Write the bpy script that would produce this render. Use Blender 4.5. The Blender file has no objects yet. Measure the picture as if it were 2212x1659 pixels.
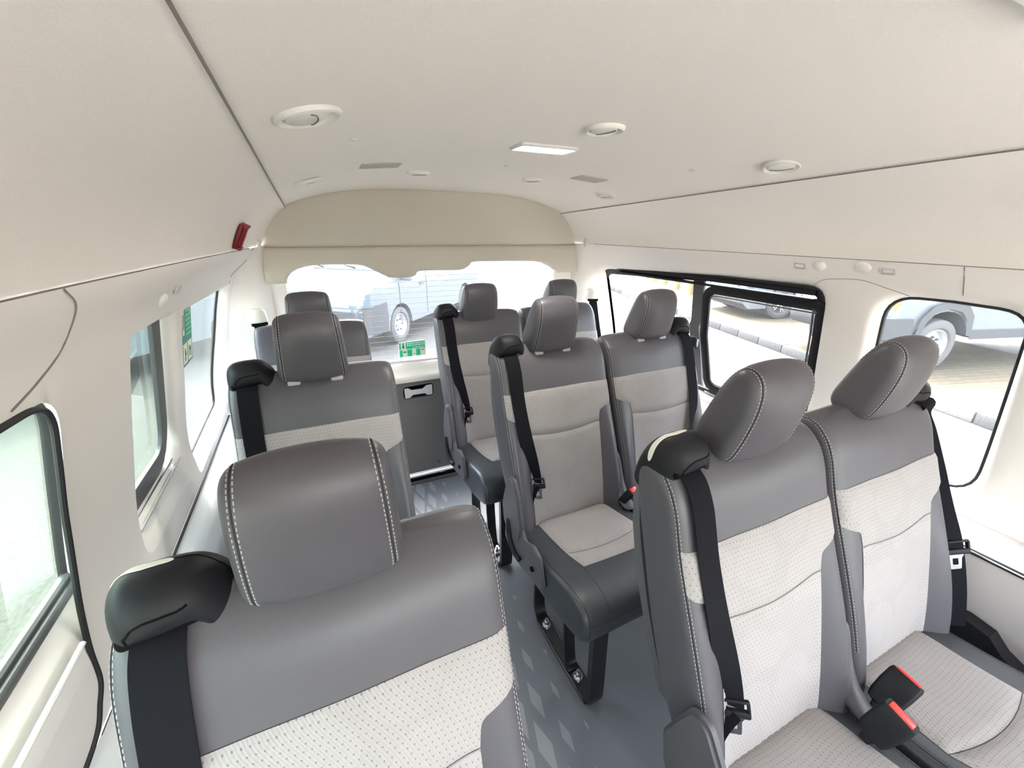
# tints of the glass, daylight, roof lamp and exposure
GL_L = (.27,.33,.28); GL_Q = (.38,.42,.41); GL_R = (.48,.485,.47); GL_B = (.42,.44,.45); GL_F = (.60,.585,.55)
LAMP = 22.
SKY = .85; SUN = 1.5; SUN_EL = 61; SUN_AZ = 340; SUN_ROT = 0; EXPO = 2.96
import bpy, bmesh, math, random
from mathutils import Vector as V, Matrix
from mathutils.geometry import delaunay_2d_cdt
from mathutils.bvhtree import BVHTree
random.seed(7)
R = math.radians
ZO = 2.15                      # height of the reading origin (eye point) above the street
FZ = 0.65                      # cabin floor above the street
SC = bpy.context.scene
COL = SC.collection
# ------------------------------------------------------------------ materials
def mat(name, col, rough=.5, metal=0., spec=.5, coat=0.):
    m = bpy.data.materials.new(name); m.use_nodes = True
    b = m.node_tree.nodes['Principled BSDF']
    b.inputs['Base Color'].default_value = (*col, 1)
    b.inputs['Roughness'].default_value = rough
    b.inputs['Metallic'].default_value = metal
    b.inputs['Specular IOR Level'].default_value = spec
    if coat: b.inputs['Coat Weight'].default_value = coat; b.inputs['Coat Roughness'].default_value = .05
    return m
def nd(m, typ, **kw):
    n = m.node_tree.nodes.new(typ)
    for k, v in kw.items():
        if k.startswith('i_'): n.inputs[k[2:].replace('_', ' ')].default_value = v
        elif k.startswith('n_'): n.inputs[int(k[2:])].default_value = v
        else: setattr(n, k, v)
    return n
def lk(m, a, ao, b, bi): m.node_tree.links.new(a.outputs[ao], b.inputs[bi])
def coords(m, scale=(1,1,1), rot=(0,0,0)):
    t = nd(m, 'ShaderNodeTexCoord'); mp = nd(m, 'ShaderNodeMapping')
    mp.inputs['Scale'].default_value = scale; mp.inputs['Rotation'].default_value = rot
    lk(m, t, 'Object', mp, 'Vector'); return mp
def bump(m, src, out, strength=.2, dist=.001):
    b = nd(m, 'ShaderNodeBump'); b.inputs['Strength'].default_value = strength; b.inputs['Distance'].default_value = dist
    lk(m, src, out, b, 'Height'); lk(m, b, 'Normal', m.node_tree.nodes['Principled BSDF'], 'Normal'); return b
def noisy(m, scale=400, strength=.2, dist=.001, c1=None, c2=None, detail=3):
    mp = coords(m); n = nd(m, 'ShaderNodeTexNoise'); n.inputs['Scale'].default_value = scale; n.inputs['Detail'].default_value = detail
    lk(m, mp, 'Vector', n, 'Vector'); bump(m, n, 'Fac', strength, dist)
    if c1:
        r = nd(m, 'ShaderNodeValToRGB'); r.color_ramp.elements[0].position = .3; r.color_ramp.elements[1].position = .7
        r.color_ramp.elements[0].color = (*c1, 1); r.color_ramp.elements[1].color = (*c2, 1)
        lk(m, n, 'Fac', r, 'Fac'); lk(m, r, 'Color', m.node_tree.nodes['Principled BSDF'], 'Base Color')
    return m
def math_(m, op, a, b=None, c=None):
    n = nd(m, 'ShaderNodeMath', operation=op)
    for i, s in enumerate((a, b, c)):
        if s is None: continue
        if isinstance(s, (int, float)): n.inputs[i].default_value = s
        else: m.node_tree.links.new(s, n.inputs[i])
    return n.outputs[0]
M = {}
M['headliner'] = noisy(mat('headliner_fabric', (.87,.815,.76), .95, spec=.1), 500, .35, .0012, (.84,.785,.73), (.90,.845,.79), 4)
M['trim'] = noisy(mat('cream_trim_plastic', (.72,.69,.61), .55, spec=.35), 900, .08, .0005)
M['pale'] = noisy(mat('pale_wall_plastic', (.84,.80,.755), .5, spec=.35), 900, .08, .0005)
M['lowerR'] = noisy(mat('shaded_lower_panel', (.50,.465,.46), .55, spec=.3), 900, .08, .0005)  # right lower panel, its shade put into a darker colour
M['fineseam'] = mat('grey_brown_seam', (.22,.21,.195), .8)  # thin grey-brown joint lines of the lining
M['lower'] = noisy(mat('pale_lower_panel', (.74,.75,.745), .45, spec=.4), 900, .08, .0005)
M['hatch'] = noisy(mat('tailgate_beige_plastic', (.57,.525,.45), .6, spec=.3), 700, .1, .0005)
M['hatchlow'] = noisy(mat('tailgate_grey_plastic', (.165,.155,.145), .65, spec=.3), 700, .15, .0006)
M['leather'] = noisy(mat('grey_leather', (.080,.075,.086), .42, spec=.45), 1100, .10, .0006, (.076,.071,.082), (.084,.079,.090))
M['leather_side'] = noisy(mat('grey_leather_side', (.092,.088,.097), .5, spec=.5), 1100, .10, .0006)
M['leather_dark'] = noisy(mat('dark_slate_leather', (.047,.051,.058), .42, spec=.5), 1100, .12, .0006)
M['thread'] = mat('pale_thread', (.45,.43,.44), .8)
M['seam'] = mat('dark_seam', (.02,.02,.022), .8)
M['clothseam'] = mat('cloth_seam', (.22,.215,.21), .9)
M['black'] = noisy(mat('black_plastic', (.012,.012,.015), .55, spec=.25), 1200, .15, .0006)
M['greyplas'] = noisy(mat('charcoal_plastic', (.085,.085,.088), .5, spec=.5), 1000, .15, .0006)
M['seatplas'] = noisy(mat('grey_seat_plastic', (.085,.081,.089), .5, spec=.45), 1000, .15, .0006)
M['blackmetal'] = mat('black_painted_steel', (.012,.013,.015), .3, 0, .6)
M['recess'] = mat('slot_black', (.004,.004,.004), .9, spec=.1)
M['rubber'] = mat('black_rubber', (.012,.012,.013), .55)
M['steel'] = mat('bright_steel', (.75,.76,.78), .22, 1.)
M['white'] = mat('white_plastic', (.8,.79,.76), .45)
M['whitegrey'] = mat('light_grey_plastic', (.62,.61,.59), .45)
M['guidegrey'] = mat('guide_grey_plastic', (.38,.37,.36), .5)
M['strip'] = mat('pale_sunlit_strip', (.72,.70,.64), .6)
M['red'] = mat('red_button_plastic', (.75,.05,.045), .35)
M['darkred'] = mat('dark_red_plastic', (.20,.008,.012), .4)
M['pinkred'] = mat('clear_red_plastic', (.45,.12,.13), .3)
M['lens'] = mat('milky_lamp_lens', (.86,.87,.87), .25); _b = M['lens'].node_tree.nodes['Principled BSDF']; _b.inputs['Emission Color'].default_value = (1,.95,.87,1); _b.inputs['Emission Strength'].default_value = LAMP
M['speaker'] = noisy(mat('speaker_mesh', (.50,.46,.40), .9), 1500, .5, .001)
# webbing
m = M['belt'] = mat('black_webbing', (.010,.010,.013), .85, spec=.08)
mp = coords(m, (1,1,1)); w = nd(m, 'ShaderNodeTexWave', wave_type='BANDS', bands_direction='DIAGONAL'); w.inputs['Scale'].default_value = 330; w.inputs['Distortion'].default_value = .5
lk(m, mp, 'Vector', w, 'Vector'); bump(m, w, 'Fac', .15, .0003)
# seat cloth: light knit with rows of small dark dots and raised slanting ribs
def cloth(name, planar):
    m = mat(name, (.6,.59,.57), .9, spec=.15); b = m.node_tree.nodes['Principled BSDF']
    t = nd(m, 'ShaderNodeTexCoord'); sp = nd(m, 'ShaderNodeSeparateXYZ'); lk(m, t, 'Object', sp, 'Vector')
    x = sp.outputs['X']; y = sp.outputs[planar]
    n = nd(m, 'ShaderNodeTexNoise'); n.inputs['Scale'].default_value = 7; n.inputs['Detail'].default_value = 0; lk(m, t, 'Object', n, 'Vector')
    nn = math_(m, 'MULTIPLY', math_(m, 'SUBTRACT', n.outputs['Fac'], .5), .022)
    xx = math_(m, 'ADD', x, nn); yy = math_(m, 'ADD', y, math_(m, 'MULTIPLY', nn, .7))
    P = .0090
    u = math_(m, 'DIVIDE', xx, P); v = math_(m, 'DIVIDE', yy, P)
    # staggered dots
    row = math_(m, 'FLOOR', v); off = math_(m, 'MULTIPLY', math_(m, 'MODULO', row, 2.), .5)
    fu = math_(m, 'SUBTRACT', math_(m, 'FRACT', math_(m, 'ADD', u, off)), .5)
    fv = math_(m, 'SUBTRACT', math_(m, 'FRACT', v), .5)
    d = math_(m, 'SQRT', math_(m, 'ADD', math_(m, 'MULTIPLY', fu, fu), math_(m, 'MULTIPLY', fv, fv)))
    dot = math_(m, 'LESS_THAN', d, .13)
    # slanting ribs
    s1 = math_(m, 'SINE', math_(m, 'MULTIPLY', math_(m, 'ADD', math_(m, 'MULTIPLY', u, 2.), v), 6.2832))
    s2 = math_(m, 'SINE', math_(m, 'MULTIPLY', math_(m, 'SUBTRACT', math_(m, 'MULTIPLY', u, 1.), math_(m, 'MULTIPLY', v, .5)), 6.2832))
    ln = math_(m, 'GREATER_THAN', s1, .80)
    h = math_(m, 'SUBTRACT', math_(m, 'ADD', math_(m, 'MULTIPLY', s1, .35), math_(m, 'MULTIPLY', s2, .4)), math_(m, 'MULTIPLY', dot, 1.5))
    bp = nd(m, 'ShaderNodeBump'); bp.inputs['Strength'].default_value = .45; bp.inputs['Distance'].default_value = .0012
    m.node_tree.links.new(h, bp.inputs['Height']); lk(m, bp, 'Normal', b, 'Normal')
    f = math_(m, 'ADD', math_(m, 'MULTIPLY', dot, .75), math_(m, 'MULTIPLY', ln, .18))
    # broad woven leaf shapes, slightly greyer
    n2 = nd(m, 'ShaderNodeTexVoronoi', feature='F1'); n2.inputs['Scale'].default_value = 9; lk(m, t, 'Object', n2, 'Vector')
    f = math_(m, 'ADD', f, math_(m, 'MULTIPLY', math_(m, 'GREATER_THAN', n2.outputs['Distance'], .55), .06))
    mx = nd(m, 'ShaderNodeMix', data_type='RGBA'); mx.inputs[6].default_value = (.350,.326,.320,1); mx.inputs[7].default_value = (.16,.15,.145,1)
    m.node_tree.links.new(f, mx.inputs[0]); m.node_tree.links.new(mx.outputs[2], b.inputs['Base Color'])
    return m
M['cloth'] = cloth('dotted_seat_cloth', 'Z'); M['cloth_seat'] = cloth('dotted_cushion_cloth', 'Y')
# floor vinyl with inlaid lozenges along the aisle
m = M['floor'] = mat('slate_vinyl_floor', (.06,.065,.072), .55, spec=.45); b = m.node_tree.nodes['Principled BSDF']
t = nd(m, 'ShaderNodeTexCoord'); sp = nd(m, 'ShaderNodeSeparateXYZ'); lk(m, t, 'Object', sp, 'Vector')
xs = math_(m, 'SUBTRACT', sp.outputs['X'], .37); ys = sp.outputs['Y']
a = math_(m, 'ADD', math_(m, 'DIVIDE', xs, .075), math_(m, 'DIVIDE', ys, .27)); c = math_(m, 'SUBTRACT', math_(m, 'DIVIDE', xs, .075), math_(m, 'DIVIDE', ys, .27))
fa = math_(m, 'ABSOLUTE', math_(m, 'SUBTRACT', math_(m, 'FRACT', a), .5)); fc = math_(m, 'ABSOLUTE', math_(m, 'SUBTRACT', math_(m, 'FRACT', c), .5))
ca = math_(m, 'FLOOR', a); cc = math_(m, 'FLOOR', c)
cx = math_(m, 'ABSOLUTE', math_(m, 'ADD', math_(m, 'ADD', ca, cc), 1.))      # cells away from the aisle centre line
lim = math_(m, 'SUBTRACT', .43, math_(m, 'MULTIPLY', cx, .06))
inn = math_(m, 'LESS_THAN', math_(m, 'MAXIMUM', fa, fc), lim)
mx = nd(m, 'ShaderNodeMix', data_type='RGBA'); mx.inputs[6].default_value = (.16,.172,.19,1); mx.inputs[7].default_value = (.35,.36,.38,1)
nz = nd(m, 'ShaderNodeTexNoise'); nz.inputs['Scale'].default_value = 500; lk(m, t, 'Object', nz, 'Vector'); bump(m, nz, 'Fac', .25, .0012)
m.node_tree.links.new(math_(m, 'MULTIPLY', inn, .5), mx.inputs[0]); m.node_tree.links.new(mx.outputs[2], b.inputs['Base Color'])
# glass
def glass(name, tint, gloss=.08, veil=.0):
    m = bpy.data.materials.new(name); m.use_nodes = True; nt = m.node_tree; nt.nodes.clear()
    o = nt.nodes.new('ShaderNodeOutputMaterial'); tr = nt.nodes.new('ShaderNodeBsdfTransparent'); tr.inputs[0].default_value = (*tint, 1)
    g = nt.nodes.new('ShaderNodeBsdfGlossy'); g.inputs['Roughness'].default_value = .02; g.inputs[0].default_value = (.9,.95,.93,1)
    ge = nt.nodes.new('ShaderNodeNewGeometry'); vm = nt.nodes.new('ShaderNodeVectorMath'); vm.operation = 'DOT_PRODUCT'; nt.links.new(ge.outputs['Incoming'], vm.inputs[0]); nt.links.new(ge.outputs['Normal'], vm.inputs[1])
    def mm(op, p, q=None):
        n = nt.nodes.new('ShaderNodeMath'); n.operation = op
        for i, v in enumerate((p, q)):
            if v is None: continue
            if isinstance(v, (int, float)): n.inputs[i].default_value = v
            else: nt.links.new(v, n.inputs[i])
        return n.outputs[0]
    frv = mm('ADD', mm('MULTIPLY', mm('POWER', mm('SUBTRACT', 1., mm('ABSOLUTE', vm.outputs['Value'])), 5.), .85), .035)
    mx = nt.nodes.new('ShaderNodeMixShader'); nt.links.new(frv, mx.inputs[0]); nt.links.new(tr.outputs[0], mx.inputs[1]); nt.links.new(g.outputs[0], mx.inputs[2])
    last = mx
    if veil:
        d = nt.nodes.new('ShaderNodeBsdfTranslucent'); d.inputs[0].default_value = (.95,.97,.97,1)  # translucent share imitates the overexposed veil over the view outside
        m2 = nt.nodes.new('ShaderNodeMixShader'); m2.inputs[0].default_value = veil
        nt.links.new(mx.outputs[0], m2.inputs[1]); nt.links.new(d.outputs[0], m2.inputs[2]); last = m2
    nt.links.new(last.outputs[0], o.inputs[0]); return m
M['glassL'] = glass('green_tinted_glass', GL_L, veil=.003)
M['glassLc'] = glass('quarter_glass', GL_Q, veil=.004)
M['glassR'] = glass('side_glass', GL_R, veil=.006)
M['glassB'] = glass('tailgate_glass', GL_B, veil=.006)
# ------------------------------------------------------------------ mesh tools
def link(name, me, m, parent=None, loc=None, smooth=40):
    o = bpy.data.objects.new(name, me); COL.objects.link(o)
    if m: me.materials.append(m)
    if parent is not None: o.parent = parent
    if loc is not None: o.location = loc
    return o
def obj(name, bm, m, parent=None, loc=None, smooth=40, fix=True):
    if fix: bmesh.ops.recalc_face_normals(bm, faces=bm.faces)
    me = bpy.data.meshes.new(name); bm.to_mesh(me); bm.free()
    for p in me.polygons: p.use_smooth = True
    me.set_sharp_from_angle(angle=R(smooth))
    return link(name, me, m, parent, loc)
def tag(o, label=None, cat=None, group=None, kind=None):
    if label: o['label'] = label
    if cat: o['category'] = cat
    if group: o['group'] = group
    if kind: o['kind'] = kind
    return o
def empty(name, loc, label, cat, group=None, rz=0):
    o = bpy.data.objects.new(name, None); COL.objects.link(o); o.location = loc; o.rotation_euler = (0,0,rz)
    o.empty_display_size = .1
    return tag(o, label, cat, group)
def struct(name, bm, m, smooth=40, fix=False, parent=None):
    o = obj(name, bm, m, parent, None if parent else (0,0,ZO), smooth, fix)
    if parent is None: o['kind'] = 'structure'
    return o
def sub(bm, levels=2):
    me = bpy.data.meshes.new('t'); bm.to_mesh(me); bm.free(); o = bpy.data.objects.new('t', me); COL.objects.link(o)
    md = o.modifiers.new('s', 'SUBSURF'); md.levels = levels; md.render_levels = levels
    dg = bpy.context.evaluated_depsgraph_get(); dg.update()
    e = o.evaluated_get(dg); r = bmesh.new(); r.from_mesh(e.to_mesh()); e.to_mesh_clear()
    bpy.data.objects.remove(o); bpy.data.meshes.remove(me)
    bmesh.ops.recalc_face_normals(r, faces=r.faces); return r
def loft(bm, rings, cap=True, close=True):
    vs = [[bm.verts.new(p) for p in r] for r in rings]
    n = len(rings[0])
    for a, b in zip(vs, vs[1:]):
        for i in range(n if close else n-1):
            j = (i+1) % n
            try: bm.faces.new((a[i], a[j], b[j], b[i]))
            except ValueError: pass
    if cap and close:
        bm.faces.new(vs[0][::-1]); bm.faces.new(vs[-1])
    return vs
def box(bm, c, s, rot=None, bev=0, seg=2):
    r = bmesh.ops.create_cube(bm, size=1); vs = r['verts']
    mt = Matrix.Translation(V(c)) @ (rot.to_4x4() if rot else Matrix()) @ Matrix.Diagonal((*s, 1))
    bmesh.ops.transform(bm, matrix=mt, verts=vs)
    if bev:
        es = list({e for v in vs for e in v.link_edges})
        bmesh.ops.bevel(bm, geom=es, offset=bev, segments=seg, affect='EDGES', profile=.5)
def frames(pts, closed=False):
    n = len(pts); out = []
    for i in range(n):
        a = pts[(i-1) % n] if (closed or i > 0) else pts[0]; b = pts[(i+1) % n] if (closed or i < n-1) else pts[-1]
        out.append((b-a).normalized())
    return out
def tube(bm, pts, r, n=8, closed=False):
    pts = [V(p) for p in pts]; ts = frames(pts, closed); up = V((0,0,1))
    if abs(ts[0].dot(up)) > .9: up = V((0,1,0))
    rings = []; prev = (up - ts[0]*up.dot(ts[0])).normalized()
    for i, (p, t) in enumerate(zip(pts, ts)):
        prev = (prev - t*prev.dot(t)).normalized(); b = t.cross(prev); rr = r[i] if isinstance(r, (list, tuple)) else r
        rings.append([p + (prev*math.cos(2*math.pi*k/n) + b*math.sin(2*math.pi*k/n))*rr for k in range(n)])
    if closed: rings.append(rings[0]); loft(bm, rings, cap=False)
    else: loft(bm, rings)
    if closed: bmesh.ops.remove_doubles(bm, verts=bm.verts, dist=1e-6)
def smoothpath(pts, k=6, closed=False):
    pts = [V(p) for p in pts]; n = len(pts); out = []
    for i in range(n if closed else n-1):
        p1 = pts[i]; p2 = pts[(i+1) % n]; p0 = pts[(i-1) % n] if (closed or i) else p1*2-p2; p3 = pts[(i+2) % n] if (closed or i < n-2) else p2*2-p1
        for j in range(k):
            t = j/k; out.append(.5*((2*p1)+(p2-p0)*t+(2*p0-5*p1+4*p2-p3)*t*t+(3*p1-p0-3*p2+p3)*t**3))
    if not closed: out.append(pts[-1])
    return out
def resample(pts, step, closed=False):
    P = list(pts) + ([pts[0]] if closed else []); out = [P[0].copy()]; acc = 0
    for a, b in zip(P, P[1:]):
        L = (b-a).length; d = step-acc
        while d <= L: out.append(a.lerp(b, d/L)); d += step
        acc = L-(d-step)
    return out
def rpoly(pts, r, n=5):
    """round the corners of a 2D polygon; r one radius or a list"""
    out = []; N = len(pts)
    for i in range(N):
        p = V(pts[i]); a = V(pts[i-1]); b = V(pts[(i+1) % N]); rr = r[i] if isinstance(r, (list, tuple)) else r
        if rr <= 0: out.append(tuple(p)); continue
        da = (a-p); db = (b-p); la = da.length; lb = db.length; da.normalize(); db.normalize()
        ang = da.angle(db)
        if ang > 3.1: out.append(tuple(p)); continue
        d = min(rr/math.tan(ang/2), la*.49, lb*.49)
        s = p+da*d; e = p+db*d
        for k in range(n+1):
            t = k/n; q = s*(1-t)**2 + p*2*t*(1-t) + e*t*t; out.append(tuple(q))
    return out
def offset2(poly, d):
    """offset a 2D polygon inward (d>0) whatever its winding"""
    A = sum(poly[i-1][0]*poly[i][1]-poly[i][0]*poly[i-1][1] for i in range(len(poly)))
    s = 1 if A > 0 else -1; n = len(poly); out = []
    for i in range(n):
        a = V(poly[i-1]); p = V(poly[i]); b = V(poly[(i+1) % n]); t1 = (p-a); t2 = (b-p)
        if t1.length < 1e-9: t1 = t2
        if t2.length < 1e-9: t2 = t1
        t1.normalize(); t2.normalize(); n1 = V((-t1.y, t1.x)); n2 = V((-t2.y, t2.x)); m = n1+n2
        if m.length < 1e-6: m = n1
        m.normalize(); k = max(.5, m.dot(n1)); q = p + m*(s*d/k); out.append((q.x, q.y))
    return out
def inside(poly, x, y):
    c = False; n = len(poly); j = n-1
    for i in range(n):
        xi, yi = poly[i]; xj, yj = poly[j]
        if (yi > y) != (yj > y) and x < (xj-xi)*(y-yi)/(yj-yi)+xi: c = not c
        j = i
    return c
def segd(poly, x, y):
    best = 9; n = len(poly)
    for i in range(n):
        ax, ay = poly[i-1]; bx, by = poly[i]; dx = bx-ax; dy = by-ay; L = dx*dx+dy*dy
        t = 0 if L == 0 else max(0, min(1, ((x-ax)*dx+(y-ay)*dy)/L)); best = min(best, math.hypot(x-ax-t*dx, y-ay-t*dy))
    return best
def dens(poly, s):
    out = []
    for i in range(len(poly)):
        a = V(poly[i]); b = V(poly[(i+1) % len(poly)]); k = max(1, int((b-a).length/s+.5))
        for j in range(k): q = a.lerp(b, j/k); out.append((q.x, q.y))
    return out
def panel(bm, outline, holes, fn, s=.05, dense=True):
    """triangulated sheet in a 2D domain, mapped by fn(u,v)->3D ; returns the vert loops of outline and holes"""
    loops = [dens(outline, s) if dense else list(outline)] + [dens(h, s) if dense is True else list(h) for h in holes]
    vs = []; es = []; idx = []
    for L in loops:
        b0 = len(vs); vs += [V(p) for p in L]; es += [(b0+i, b0+(i+1) % len(L)) for i in range(len(L))]; idx.append((b0, len(L)))
    xs = [p[0] for p in loops[0]]; ys = [p[1] for p in loops[0]]
    x = min(xs)+s*.5; k = 0
    while x < max(xs):
        y = min(ys)+s*(.5 if k % 2 else .27)
        while y < max(ys):
            if inside(loops[0], x, y) and segd(loops[0], x, y) > s*.35 and all(not inside(h, x, y) and segd(h, x, y) > s*.35 for h in loops[1:]): vs.append(V((x, y)))
            y += s
        x += s*.87; k += 1
    ov, oe, of, om, _, _ = delaunay_2d_cdt(vs, es, [], 0, 1e-7)
    bv = [bm.verts.new(fn(p.x, p.y)) for p in ov]
    mp = {}
    for i, o in enumerate(om):
        for k in o: mp[k] = bv[i]
    for f in of:
        cx = sum(ov[i].x for i in f)/len(f); cy = sum(ov[i].y for i in f)/len(f)
        if inside(loops[0], cx, cy) and not any(inside(h, cx, cy) for h in loops[1:]): bm.faces.new([bv[i] for i in f])
    lv = [[mp[b0+i] for i in range(n)] for b0, n in idx]
    bmesh.ops.delete(bm, geom=[v for v in bv if not v.link_faces], context='VERTS')
    return lv, loops
def strip(bm, rings):
    """join rings of coordinates / verts (closed loops of equal length)"""
    prev = None
    for r in rings:
        cur = [v if isinstance(v, bmesh.types.BMVert) else bm.verts.new(v) for v in r]
        if prev:
            for i in range(len(cur)):
                j = (i+1) % len(cur)
                try: bm.faces.new((prev[i], prev[j], cur[j], cur[i]))
                except ValueError: pass
        prev = cur
    return prev
def plate(bm, outline, holes, fn, th, s=.05, dense=True):
    """a sheet with real thickness: fn(u,v)->3D, th a 3D vector"""
    th = V(th); a, L = panel(bm, outline, holes, fn, s, dense)
    b, _ = panel(bm, outline, holes, lambda u, v: V(fn(u, v))+th, s, dense)
    for x, y in zip(a, b): strip(bm, [x, y])
def interp(tab, x):
    if x <= tab[0][0]: return tab[0][1]
    for (a, p), (b, q) in zip(tab, tab[1:]):
        if x <= b: return p+(q-p)*(x-a)/(b-a)
    return tab[-1][1]
def sinterp(tab, x):
    """smooth (catmull) table lookup"""
    n = len(tab)
    if x <= tab[0][0]: return tab[0][1]
    if x >= tab[-1][0]: return tab[-1][1]
    for i in range(n-1):
        if x <= tab[i+1][0]: break
    x1, p1 = tab[i]; x2, p2 = tab[i+1]; t = (x-x1)/(x2-x1)
    m1 = (p2-tab[i-1][1])/(x2-tab[i-1][0])*(x2-x1) if i > 0 else p2-p1
    m2 = (tab[i+2][1]-p1)/(tab[i+2][0]-x1)*(x2-x1) if i < n-2 else p2-p1
    return p1*(2*t**3-3*t*t+1)+m1*(t**3-2*t*t+t)+p2*(-2*t**3+3*t*t)+m2*(t**3-t*t)
def snap(bvh, p, lift=0.):
    loc, nrm, _, _ = bvh.find_nearest(V(p)); return loc+nrm*lift, nrm
def stitches(bm, path, bvh, dash=.0045, gap=.003, w=.0010, h=.0008, side=0.):
    """a row of thread dashes lying on a surface"""
    pts = resample(path, .0015); acc = 0; i = 0; n = len(pts); kd = max(1, round(dash/.0015)); kg = max(1, round(gap/.0015))
    while i+kd < n:
        a, na = snap(bvh, pts[i]); b, nb = snap(bvh, pts[i+kd]); t = b-a
        if t.length > 1e-5:
            t.normalize(); nr = (na+nb).normalized(); sd = nr.cross(t).normalized()
            o = sd*side + nr*h*.3
            q = [a-sd*w/2, a+sd*w/2, b+sd*w/2, b-sd*w/2]
            lo = [bm.verts.new(p+o-nr*h*.3) for p in q]; hi = [bm.verts.new(p.lerp((a+b)/2, .18)+o+nr*h*.7) for p in q]
            bm.faces.new(hi)
            for k in range(4): bm.faces.new((lo[k], lo[(k+1) % 4], hi[(k+1) % 4], hi[k]))
        i += kd+kg
def groove(bm, path, bvh, r=.0016, step=.008, sink=.0006):
    pts = []
    for p in resample(path, step):
        q, nr = snap(bvh, p); pts.append(q-nr*sink)
    if len(pts) > 2: tube(bm, pts, r, 5)
def ribbon(bm, pts, sides, width, th=.0016):
    """flat webbing; sides = width directions"""
    ws = width if isinstance(width, (list, tuple)) else [width]*len(pts); ts = frames([V(p) for p in pts]); rings = []
    for p, s, w, t in zip(pts, sides, ws, ts):
        p = V(p); s = V(s); s = (s-t*s.dot(t)).normalized(); nr = t.cross(s).normalized()*th/2
        rings.append([p-s*w/2-nr, p+s*w/2-nr, p+s*w/2+nr, p-s*w/2+nr])
    loft(bm, rings)
def children(o): return [c for c in bpy.data.objects if c.parent == o]
def copy_tree(o, parent=None):
    c = o.copy(); COL.objects.link(c); c.parent = parent
    for ch in children(o): copy_tree(ch, c)
    return c
# ------------------------------------------------------------------ seats (local frame: x across, y back, z up from the cabin floor; raw readings are shifted by X0,Y0)
Y0 = .2
FR = [(.262,.40),(.270,.50),(.300,.62),(.323,.72),(.347,.83),(.374,.92),(.393,.97),(.410,1.025),(.428,1.060),(.450,1.086),(.474,1.103)]
BK = [(.325,.57),(.368,.62),(.415,.70),(.452,.79),(.480,.87),(.500,.93),(.518,.98),(.531,1.03),(.537,1.065),(.530,1.090),(.509,1.104)]
HW = .2215
def bol(z): return interp([(.45,.046),(.56,.050),(.665,.048),(.78,.020),(.88,.004),(.92,0)], z)   # how far the side bolsters stand forward
def ringpts(i, hw, r=.028):
    fy, fz = FR[i]; by, bz = BK[i]
    f = V((0, fy-Y0, fz)); b = V((0, by-Y0, bz)); D = (b-f).length; rt = r/D; out = []; bo = bol(fz)
    def P(x, t):
        q = f.lerp(b, t); k = max(0, min(1, (abs(x)-.135)/.055)); k = k*k*(3-2*k)*max(0, 1-t/.75); return V((x, q.y-bo*k, q.z))
    for k in range(15): out.append(P(-hw+r + (2*hw-2*r)*k/14, 0 - (.06*(1-abs(k-7)/7) if 2 < i < 9 else 0)))
    for k in (1, 2): a = math.pi/2*k/3; out.append(P(hw-r+r*math.sin(a), rt*(1-math.cos(a))))
    for t in (rt*1.0, .5, 1-rt*.7): out.append(P(hw, t))
    out.append(P(hw-r*.25, 1-rt*.25)); out.append(P(hw-r, 1))
    for k in range(1, 4): out.append(P(hw-r-(2*hw-2*r)*k/4, 1))
    out.append(P(-hw+r, 1)); out.append(P(-hw+r*.25, 1-rt*.25))
    for t in (1-rt*.7, .5, rt*1.0): out.append(P(-hw, t))
    for k in (2, 1): a = math.pi/2*k/3; out.append(P(-hw+r-r*math.sin(a), rt*(1-math.cos(a))))
    return out
bm = bmesh.new()
rings = [ringpts(i, HW-(.012 if i == len(FR)-1 else .004 if i == len(FR)-2 else 0)) for i in range(len(FR))]
top = rings[-1]; c = sum(top, V())/len(top)
rings.append([c.lerp(p, .55)+V((0,0,.004)) for p in top])
loft(bm, rings); bm = sub(bm, 2)
BBV = BVHTree.FromBMesh(bm)
def frontpt(x, z, lift=0.):
    loc, nr, _, _ = BBV.ray_cast(V((x, -1., z)), V((0,1,0)))
    if loc is None: loc, nr, _, _ = BBV.find_nearest(V((x, .2, z)))
    return loc+nr*lift
PROTO = {}
def proto(name, bm, m, fix=True, smooth=50):
    o = obj(name, bm, m, None, None, smooth, fix); COL.objects.unlink(o); PROTO[name] = o; return o
def keep(key, bm, mname, m, smooth=50, label=None, fix=True):
    me = bpy.data.meshes.new(mname); 
    if fix: bmesh.ops.recalc_face_normals(bm, faces=bm.faces)
    bm.to_mesh(me)
    for p in me.polygons: p.use_smooth = True
    me.set_sharp_from_angle(angle=R(smooth)); me.materials.append(m)
    # mirrored twin
    b2 = bm; bmesh.ops.scale(b2, vec=(-1,1,1), verts=b2.verts); bmesh.ops.reverse_faces(b2, faces=b2.faces)
    me2 = bpy.data.meshes.new(mname); b2.to_mesh(me2); b2.free()
    for p in me2.polygons: p.use_smooth = True
    me2.set_sharp_from_angle(angle=R(smooth)); me2.materials.append(m)
    PROTO[key] = (mname, me, me2, label)
keep('back', bm, 'backrest', M['leather'])
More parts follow.
